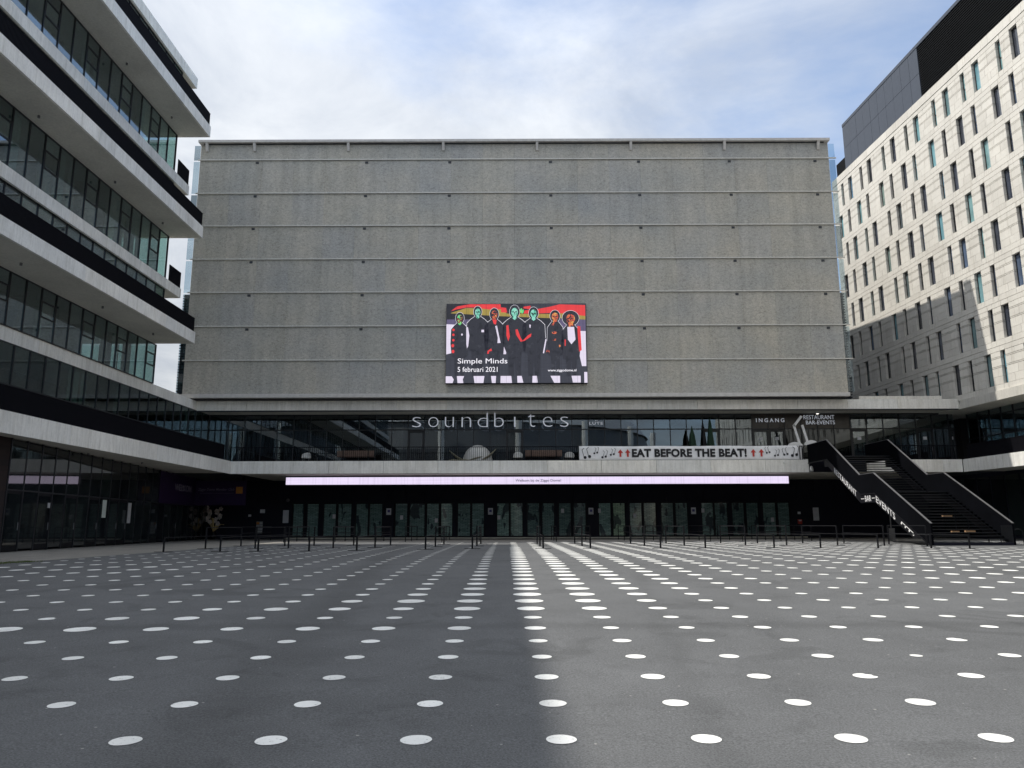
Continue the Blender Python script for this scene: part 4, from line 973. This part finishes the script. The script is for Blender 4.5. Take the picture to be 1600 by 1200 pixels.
for s in range(8):
    zb = J[s]; W_ = wins(s % 2)
    prev = YN-.2
    for (c, h) in W_+[(YS, .2)]:
        hi, lo_ = prev, c+h     # solid between windows
        if hi-lo_ > .05 and lo_ > YS:
            far = lo_ < YV
            cs = courses if not far else [(.42, 2.72)]
            nsp = 1
            for (a, b) in cs:
                w = hi-lo_
                cuts = [lo_, hi]
                if not far and b-a > .2 and w > 1.2: cuts = [lo_, lo_+w*random.choice([.4, .5, .62, .7]), hi]
                for p, q in zip(cuts[:-1], cuts[1:]):
                    pr = random.uniform(-.002, .002)
                    (farm.box(pr, .27, p+g, q-g, zb+a, zb+b-.014) if far else cand.append((pr, .27, p+g, q-g, zb+a, zb+b-.014)))
        # sill and lintel courses
        if lo_ > YS:
            far = lo_ < YV; e = c-h
            for (a, b) in ((.015, .405), (2.735, 3.065)):
                for p, q in ((lo_, hi), (e, lo_)):
                    if q-p < .05: continue
                    (farm.box(.0, .27, p+g, q-g, zb+a, zb+b) if far else cand.append((.0, .27, p+g, q-g, zb+a, zb+b)))
            if far: farw.box(.22, .262, e, lo_, zb+.41, zb+2.73)
            else:
                wn = MB(); wn.box(.20, .262, e, e+.05, zb+.41, zb+2.73); wn.box(.20, .262, lo_-.05, lo_, zb+.41, zb+2.73); wn.box(.20, .262, e+.05, lo_-.05, zb+2.66, zb+2.73); wn.box(.20, .262, e+.05, lo_-.05, zb+.41, zb+.47)
                if h < .25: wn.box(.20, .262, e+.05, lo_-.05, zb+1.45, zb+1.50)
                wo = wn.build('window', 'frame_dark', HO); LOCAL.add(wo)
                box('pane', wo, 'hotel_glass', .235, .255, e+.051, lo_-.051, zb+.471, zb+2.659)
        prev = c-h
cand.sort(key=lambda b: -((b[3]-b[2])*(b[5]-b[4]))/((b[2]+57)**2+33**2))
for b in cand[:300]: box('cladding_panel', HO, 'stone_cladding', *b)
m = MB()
for b in cand[300:]: m.box(*b)
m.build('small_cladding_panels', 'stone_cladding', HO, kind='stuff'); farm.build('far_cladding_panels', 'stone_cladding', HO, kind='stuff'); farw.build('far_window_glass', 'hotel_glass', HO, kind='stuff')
y = YN-.2
while y > YS: 
    a = max(YS, y-3.4); box('parapet_panel', HO, 'stone_cladding', -.03, .4, a+.01, y-.01, J[8]+.02, 35.6); y = a
box('roof', HO, 'roof_felt', .4, 16, YS, YN-.2, 34.9, 35.3)
y = -.45
while y > YS:
    a = max(YS, y-7.5); box('base_fascia', HO, 'concrete_white', -.12, .27, a+.01, y-.01, 9.60, 10.24); y = a
box('base_slab', HO, 'concrete_soffit', .0, 16, YS, YN-.2, 9.62, 10.0) 
# penthouse
nc = 10; py1, py0 = 13.2, 0.25
for c in range(nc):
    for r, (za, zb_) in enumerate(((35.6, 37.75), (37.77, 40.05))):
        a = py0+(py1-py0)*c/nc; b = py0+(py1-py0)*(c+1)/nc; box('roof_storey_panel', HO, 'penthouse_panel', -.02+random.uniform(-.004, .004), .12, a+.01, b-.01, za+.01, zb_)
box('roof_storey', HO, 'interior_dark', .12, 12, YS, py1, 35.4, 40.0); box('roof_edge', HO, 'penthouse_panel', -.05, 12, YS, py1, 40.06, 40.35) 
m = MB(); z = 35.65
while z < 40.0: m.box(.02, .11, YS, .2, z, z+.10); z += .2
m.build('louvre_blades', 'louvre_black', HO, kind='stuff')
box('roof_plant_box', HO, 'louvre_black', .1, 8, 13.3, 15.2, 35.4, 37.0)
# terrace level at right
y = .2
box('terrace_slab', HO, 'concrete_soffit', .06, 16, YS, .0, 4.99, 5.80)
y = .0; first = [3.0, 4.3]
while y > YS:
    a = max(YS, y-4.3); box('fascia_panel', HO, 'concrete', -.1, .05, a+.012, y-.012, 4.93, 5.86); y = a
xg = 2.2
y = 2.4; mj = MB(); pj = MB()
while y > YS:
    a = y-1.3
    if a > -16:
        box('mullion', HO, 'frame_dark', xg-.05, xg+.05, y-.035, y+.035, 5.83, 9.6)
        for z0, z1 in ((5.9, 7.6), (7.66, 9.1), (9.16, 9.58)): box('window_pane', HO, 'office_glass', xg-.01, xg+.01, a+.036, y-.036, z0, z1)
    else:
        mj.box(xg-.05, xg+.05, y-.035, y+.035, 5.83, 9.6); pj.box(xg-.01, xg+.01, a+.036, y-.036, 5.9, 9.58)
    y = a
mj.build('far_mullion', 'frame_dark', HO, kind='stuff'); pj.build('far_window_pane', 'office_glass', HO, kind='stuff')
for z in (7.63, 9.13): box('transom', HO, 'frame_dark', xg-.04, xg+.04, -16, 2.4, z-.03, z+.03)
box('core_wall', HO, 'interior_dark', 8, 8.3, YS, 8, 5.8, 9.62)
for yy_ in (-12, -7, -2): box('partition_wall', HO, 'interior_ceiling', xg+1.5, 8, yy_, yy_+.1, 5.8, 9.6)
box('ground_wall', HO, 'black_panel', 3.0, 3.2, YS, 12, -1.2, 4.99)
y = 8.0
while y > -30:
    box('window_pane', HO, 'ground_glass', 2.95, 2.99, y-1.5, y-.1, .3, 4.7); y -= 1.6
t = thing('terrace_parapet', 'solid black parapet railing on the right hand terrace slab beside the hotel glazing', 'railing', (33.8, 56.5, 5.87), HA); LOCAL.add(t)
m = MB(); y = -75
while y < .3: m.box(.02, .06, y, y+.055, .02, 1.02); y += .075
m.build('bars', 'railing_black', t, kind='stuff'); box('top_rail', t, 'railing_black', 0, .08, -75, .3, 1.02, 1.07)

# ------------------------------------------------------------------ queue barriers
def barrier_proto():
    b = thing('queue_barrier', 'black tubular queue barrier standing on the plaza before the arena doors', 'barrier', (0, 0, 0), group='queue barriers on the plaza')
    for y, h in ((0, .66), (4.6, 1.07), (9.6, 1.07)):
        MB().tube([(0, y, 0), (0, y, h)], .043, 8).build('post', 'black_metal', b)
        MB().box(-.38, .38, y-.08, y+.08, .002, .02).build('base_plate', 'black_metal', b)
    MB().tube([(0, 0, .62), (0, 9.6, .62)], .015, 8).build('rail', 'black_metal', b)
    MB().tube([(0, 4.6, 1.04), (0, 9.6, 1.04)], .017, 8).build('rail', 'black_metal', b)
    return b
def copy_thing(src, loc, rz=0, label=None, sc=None):
    c = src.copy(); COL.objects.link(c); c.location = loc; c.rotation_euler = (0, 0, rz)
    if label: c['label'] = label
    for ch in list(src.children):
        d = ch.copy(); COL.objects.link(d); d.parent = c
        if sc: d.scale = (ch.scale.x, ch.scale.y*sc, ch.scale.z); d.location = (ch.location.x, ch.location.y*sc, ch.location.z)
    return c
bp = barrier_proto(); bp.location = (-15.3, 34.0, 0)
fx = [(-12.9, 34.2), (-11.3, 34.4), (-9.1, 34.6), (-7.1, 35.2), (-4.15, 36.6), (-2.0, 37.6), (1.42, 37.6), (3.7, 37.6), (7.05, 37.4), (9.2, 37.4), (12.5, 37.4), (14.65, 37.2), (17.3, 37.0), (19.6, 36.6)]
ORD = ['first', 'second', 'third', 'fourth', 'fifth', 'sixth', 'seventh', 'eighth', 'ninth', 'tenth', 'eleventh', 'twelfth', 'thirteenth', 'fourteenth', 'fifteenth', 'sixteenth']
for k, (x, y) in enumerate(fx):
    copy_thing(bp, (x, y, 0), 0, '%s black queue barrier from the left in the front row on the asphalt' % ORD[k+1])
bp['label'] = 'leftmost black queue barrier on the plaza, nearest the office glass wall'; 
last = copy_thing(bp, (21.0, 35.9, 0), 0, 'rightmost black queue barrier, ending at the foot of the stairs', .8)
gp = None
for k, x in enumerate((-18.6, -15.7, -12.2, -9.4, -7.4, -4.9, -2.5, 2.9, 5.2, 8.0, 10.1, 13.4, 15.6, 18.2, 20.3)):
    y0 = 53.0
    if gp is None:
        gp = thing('queue_barrier', 'leftmost short black queue barrier in the back row by the entrance doors', 'barrier', (x, y0, 0), group='short queue barriers by the doors')
        for y in (0, 3.2, 6.4):
            MB().tube([(x, y0+y, 0), (x, y0+y, 1.07)], .03, 8).build('post', 'black_metal', gp)
        MB().tube([(x, y0, 1.04), (x, y0+6.4, 1.04)], .02, 8).build('rail', 'black_metal', gp); MB().tube([(x, y0, .62), (x, y0+6.4, .62)], .02, 8).build('rail', 'black_metal', gp)
    else: copy_thing(gp, (x, y0, 0), 0, '%s short black queue barrier from the left in the back row by the doors' % ORD[k])

# ------------------------------------------------------------------ notices, boards, small things at the doors
def sheet(x, z, w, h, y, label, cat='notice', ink=True, nm='notice'):
    t = thing(nm, label, cat, (x, y, z)); box('sheet', t, 'paper_white', x-w/2, x+w/2, y-.012, y, z, z+h)
    if ink: box('print_block', t, 'ink_violet', x-w*.26, x+w*.26, y-.016, y-.0125, z+h*.38, z+h*.75)
    return t
K2 = K
pos_w = ['leftmost', 'second', 'third', 'fourth']
for i, px in enumerate((608, 766, 922, 1081)): sheet((px-802)*K2, 2.02, .42, .56, YE-.125, '%s white poster of the four on the black pillars between the entrance doors' % ['leftmost', 'second from left', 'third from left', 'rightmost'][i], 'poster', nm='poster')
for i, (px, z) in enumerate(((523, 1.72), (628, 1.62), (682, 1.35), (779, 1.6), (878, 2.15), (935, 2.15), (990, 1.72), (1096, 2.15), (1203, 1.35))):
    sheet((px-802)*K2, z, .26, .36, YE-.05, 'small white notice on an entrance door, %s' % ['leftmost of the door notices', 'in the door just right of the leftmost poster', 'low in the door third from that poster', 'just right of the second poster', 'high, between second and third posters', 'just right of the third poster', 'midway between third and fourth posters', 'just right of the rightmost poster', 'rightmost of the door notices'][i], ink=False)
t = sheet(-19.75, 1.35, .5, 1.1, YE-.06, 'tall white rules board on the black wall left of the doors', 'board', False, 'rules_board')
t = sheet((1271-802)*K2, 1.45, .5, 1.1, YE-.06, 'tall white rules board on the black wall right of the doors', 'board', False, 'rules_board')
for px, z, w, h, lb in ((411.5, 2.2, .42, .32, 'white arrow sign high on the black wall left of the doors'), (392, 1.9, .26, .18, 'small pale sign left of the arrow sign on the black wall'), (308, 1.95, .3, .2, 'small pale sign under the member club board'), (1245, 2.0, .26, .2, 'small pale sign above the red extinguisher')):
    sheet((px-802)*K2, z, w, h, YE-.06, lb, 'sign', False, 'wall_sign')
MB  # keep
fe = thing('fire_extinguisher', 'small red fire extinguisher cabinet on the black wall right of the doors', 'extinguisher', ((1245-802)*K2, YE-.1, 1.2))
box('cabinet', fe, 'extinguisher_red', (1245-802)*K2-.17, (1245-802)*K2+.17, YE-.16, YE-.03, 1.15, 1.55); box('label_plate', fe, 'paper_white', (1245-802)*K2-.12, (1245-802)*K2+.12, YE-.17, YE-.161, 1.6-.2+.0, 1.5)
tr = thing('leaflet_rack', 'leaflet rack with yellow and white leaflets on the black wall', 'rack', ((408-802)*K2, YE-.1, .4))
x = (408-802)*K2
box('back_plate', tr, 'handrail_steel', x-.28, x+.28, YE-.07, YE-.04, .45, 1.5)
for i in range(4):
    for j in range(2): box('leaflet', tr, 'orange_board' if (i == 3 and j == 0) else 'litter_paper', x-.25+j*.27, x-.02+j*.27, YE-.11, YE-.071, .5+i*.25, .68+i*.25)
for x, lb in (((470-20-802)*K2, 'round grey wall speaker above the rules board left of the doors'),):
    q = thing('wall_speaker', lb, 'speaker', (x, YE-.1, 3.2)); MB().ellipsoid((x, YE-.05, 3.3), (.16, .1, .16)).build('grille', 'handrail_steel', q, smooth=True); box('bracket', q, 'black_metal', x-.04, x+.04, YE-.04, YE+.02, 3.24, 3.36)
# tall narrow notices on left side wall
for i, (y, z, w, h, lb) in enumerate(((44.3, 1.6, .55, 1.0, 'dim tall notice on the left glass wall, left of a brighter one'), (48.2, 1.3, .55, 1.25, 'bright tall white notice on the left glass wall beside the orange lit doors'), (37.6, 2.0, .25, .25, 'small white square notice on the nearest left glass door'))):
    q = thing('notice', lb, 'notice', (gx(y), y, z)); wallseg(y-w/2, y+w/2, 'sheet', 'litter_paper' if i else 'blind_fabric', z, z+h, .03, .01, q)
# flower decoration
FL = thing('flower_arrangement', 'tall vase arrangement of gold leaves and pale flowers against the black wall', 'flowers', ((343-802)*K2, YE-.9, 0))
fx_ = (343-802)*K2; fy = YE-.9
MB().tube([(fx_, fy, .02), (fx_, fy, .25), (fx_, fy, .45), (fx_, fy, .62)], [.2, .28, .18, .24], 14).build('vase', 'black_metal', FL, smooth=True)
for k, (dx, top, bend) in enumerate(((-.75, 1.5, -.3), (-.4, 1.2, -.1), (.3, 1.15, .25), (.75, 1.2, .5), (-.15, 1.7, .05), (.55, .95, .5))):
    m = MB(); V = []; n = 10
    for i in range(n+1):
        t = i/n; x = fx_+dx*t+bend*t*t*.3; z = .6+(top-.6)*math.sin(t*math.pi*.62)/math.sin(math.pi*.62); w = .085*math.sin(math.pi*(t*.9+.06))+.01
        V += [(x-w, fy-.02*k, z), (x, fy-.05-.02*k, z+w*.4), (x+w, fy-.02*k, z)]
    o = m.add(V, [(i*3+j, i*3+j+1, (i+1)*3+j+1, (i+1)*3+j) for i in range(n) for j in range(2)]).build('leaf', 'gold_leaf', FL, smooth=True); o.modifiers.new('t', 'SOLIDIFY').thickness = .012
for k in range(16):
    side = -1 if k % 2 else 1; z = 1.35+.085*k+random.uniform(-.05, .05); x = fx_+side*(.25+.22*(z-1.2))+random.uniform(-.28, .28)
    m = MB(); n = 5; c = Vector((x, fy-.1+random.uniform(-.1, .1), z))
    for p in range(n):
        a = 2*math.pi*p/n+k; m.ellipsoid((c.x+.11*math.cos(a), c.y, c.z+.11*math.sin(a)), (.095, .04, .095), 8, 5)
    m.build('flower', 'petal_pale', FL, smooth=True)
for sx in (-1, 1): MB().tube([(fx_, fy, .6), (fx_+sx*.2, fy-.03, 1.4), (fx_+sx*.45, fy-.05, 2.55)], .018, 6).build('stem', 'gold_leaf', FL)

# info post under the stairs
ip = thing('info_post', 'grey post with small white sign standing under the stairs', 'post', ((1385-802)*K2*.8, 53, 0))
x = (1385-802)*.0442
ip.location = (x, 53, 0); WLOC[ip] = Vector((x, 53, 0))
box('post', ip, 'handrail_steel', x-.2, x+.2, 52.9, 53.1, 0, .85); box('pole', ip, 'handrail_steel', x-.03, x+.03, 52.97, 53.03, .85, 2.0); box('sign_plate', ip, 'paper_white', x-.1, x+.1, 52.93, 52.965, 1.9, 2.4)

# bicycle hoops
bh = thing('bicycle_stand', 'black steel bicycle hoop right of the stairs, nearest them', 'bicycle stand', (27.2, 44, 0), group='bicycle hoops right of the stairs')
WLOC[bh] = Vector((0, 0, 0))
pts = [(-.34, 0, 0), (-.34, 0, .62)]+[(-.34*math.cos(math.pi*i/10), 0, .62+.22*math.sin(math.pi*i/10)) for i in range(1, 10)]+[(.34, 0, .62), (.34, 0, 0)]
MB().tube(pts, .03, 8).build('hoop', 'black_metal', bh, smooth=True); MB().tube([(-.34, 0, .3), (.34, 0, .3)], .02, 6).build('crossbar', 'black_metal', bh)
for i, x in enumerate((28.3, 29.4, 30.5)): copy_thing(bh, (x, 43.6-.3*i, 0), .25, ['second black bicycle hoop right of the stairs, near the right edge', 'third black bicycle hoop from the stairs', 'black bicycle hoop farthest right from the stairs'][i])

# weeds at the pavement edge
m = MB(); rr = random.Random(3)
for k in range(1400):
    y = rr.uniform(24.2, 26.2); x = xe(y)+abs(rr.gauss(0, .35))-.1 - (26-y)*.3; z = gz(y)+.012; h = rr.uniform(.02, .06); a = rr.uniform(0, 6.28); w = .015
    m.add([(x, y, z), (x+w*math.cos(a), y+w*math.sin(a), z), (x+rr.uniform(-.02, .02), y+rr.uniform(-.02, .02), z+h)], [(0, 1, 2)])
tag(m.build('weeds', 'moss_green'), 'low green weeds growing at the pavement edge at far left', 'weeds', kind='stuff')

# ------------------------------------------------------------------ buildings behind the photographer (seen mirrored in the panes)
SD = thing('stadium', 'large grey stadium with curved pale roof behind the plaza', 'stadium', (-20, -150, -1))
m = MB(); n = 40; V = []
ring = [(62, -1), (62, 6), (66, 6.2), (68, 22), (66, 30)]
for r_, z in ring:
    for j in range(n): a = 2*math.pi*j/n; V.append((-20+r_*math.cos(a), -150+r_*.85*math.sin(a), z))
m.add(V, [(i*n+j, i*n+(j+1) % n, (i+1)*n+(j+1) % n, (i+1)*n+j) for i in range(len(ring)-1) for j in range(n)]).build('outer_wall', 'stadium_grey', SD)
m = MB(); V = []
ring = [(67, 30), (60, 38), (45, 44), (25, 48), (1, 49)]
for r_, z in ring:
    for j in range(n): a = 2*math.pi*j/n; V.append((-20+r_*math.cos(a), -150+r_*.85*math.sin(a), z))
m.add(V, [(i*n+j, i*n+(j+1) % n, (i+1)*n+(j+1) % n, (i+1)*n+j) for i in range(len(ring)-1) for j in range(n)]).build('roof', 'stadium_roof', SD, smooth=True)
for j in range(0, n, 2):
    a = 2*math.pi*j/n; MB().tube([(-20+69*math.cos(a), -150+58.6*math.sin(a), -1), (-20+69.5*math.cos(a), -150+59*math.sin(a), 31)], .9, 8).build('pier', 'concrete', SD)
LB = thing('low_building', 'low dark brick building behind the plaza right of the stadium', 'building', (60, -110, -1))
box('wall', LB, 'brick_dark', 48, 78, -120, -100, -1, 9); box('roof', LB, 'roof_felt', 47.6, 78.4, -120.4, -99.6, 9, 9.4)
for i in range(8):
    for z in (1.5, 5.2): box('window', LB, 'hotel_glass', 50+i*3.5, 52+i*3.5, -99.99, -99.9, z, z+2)
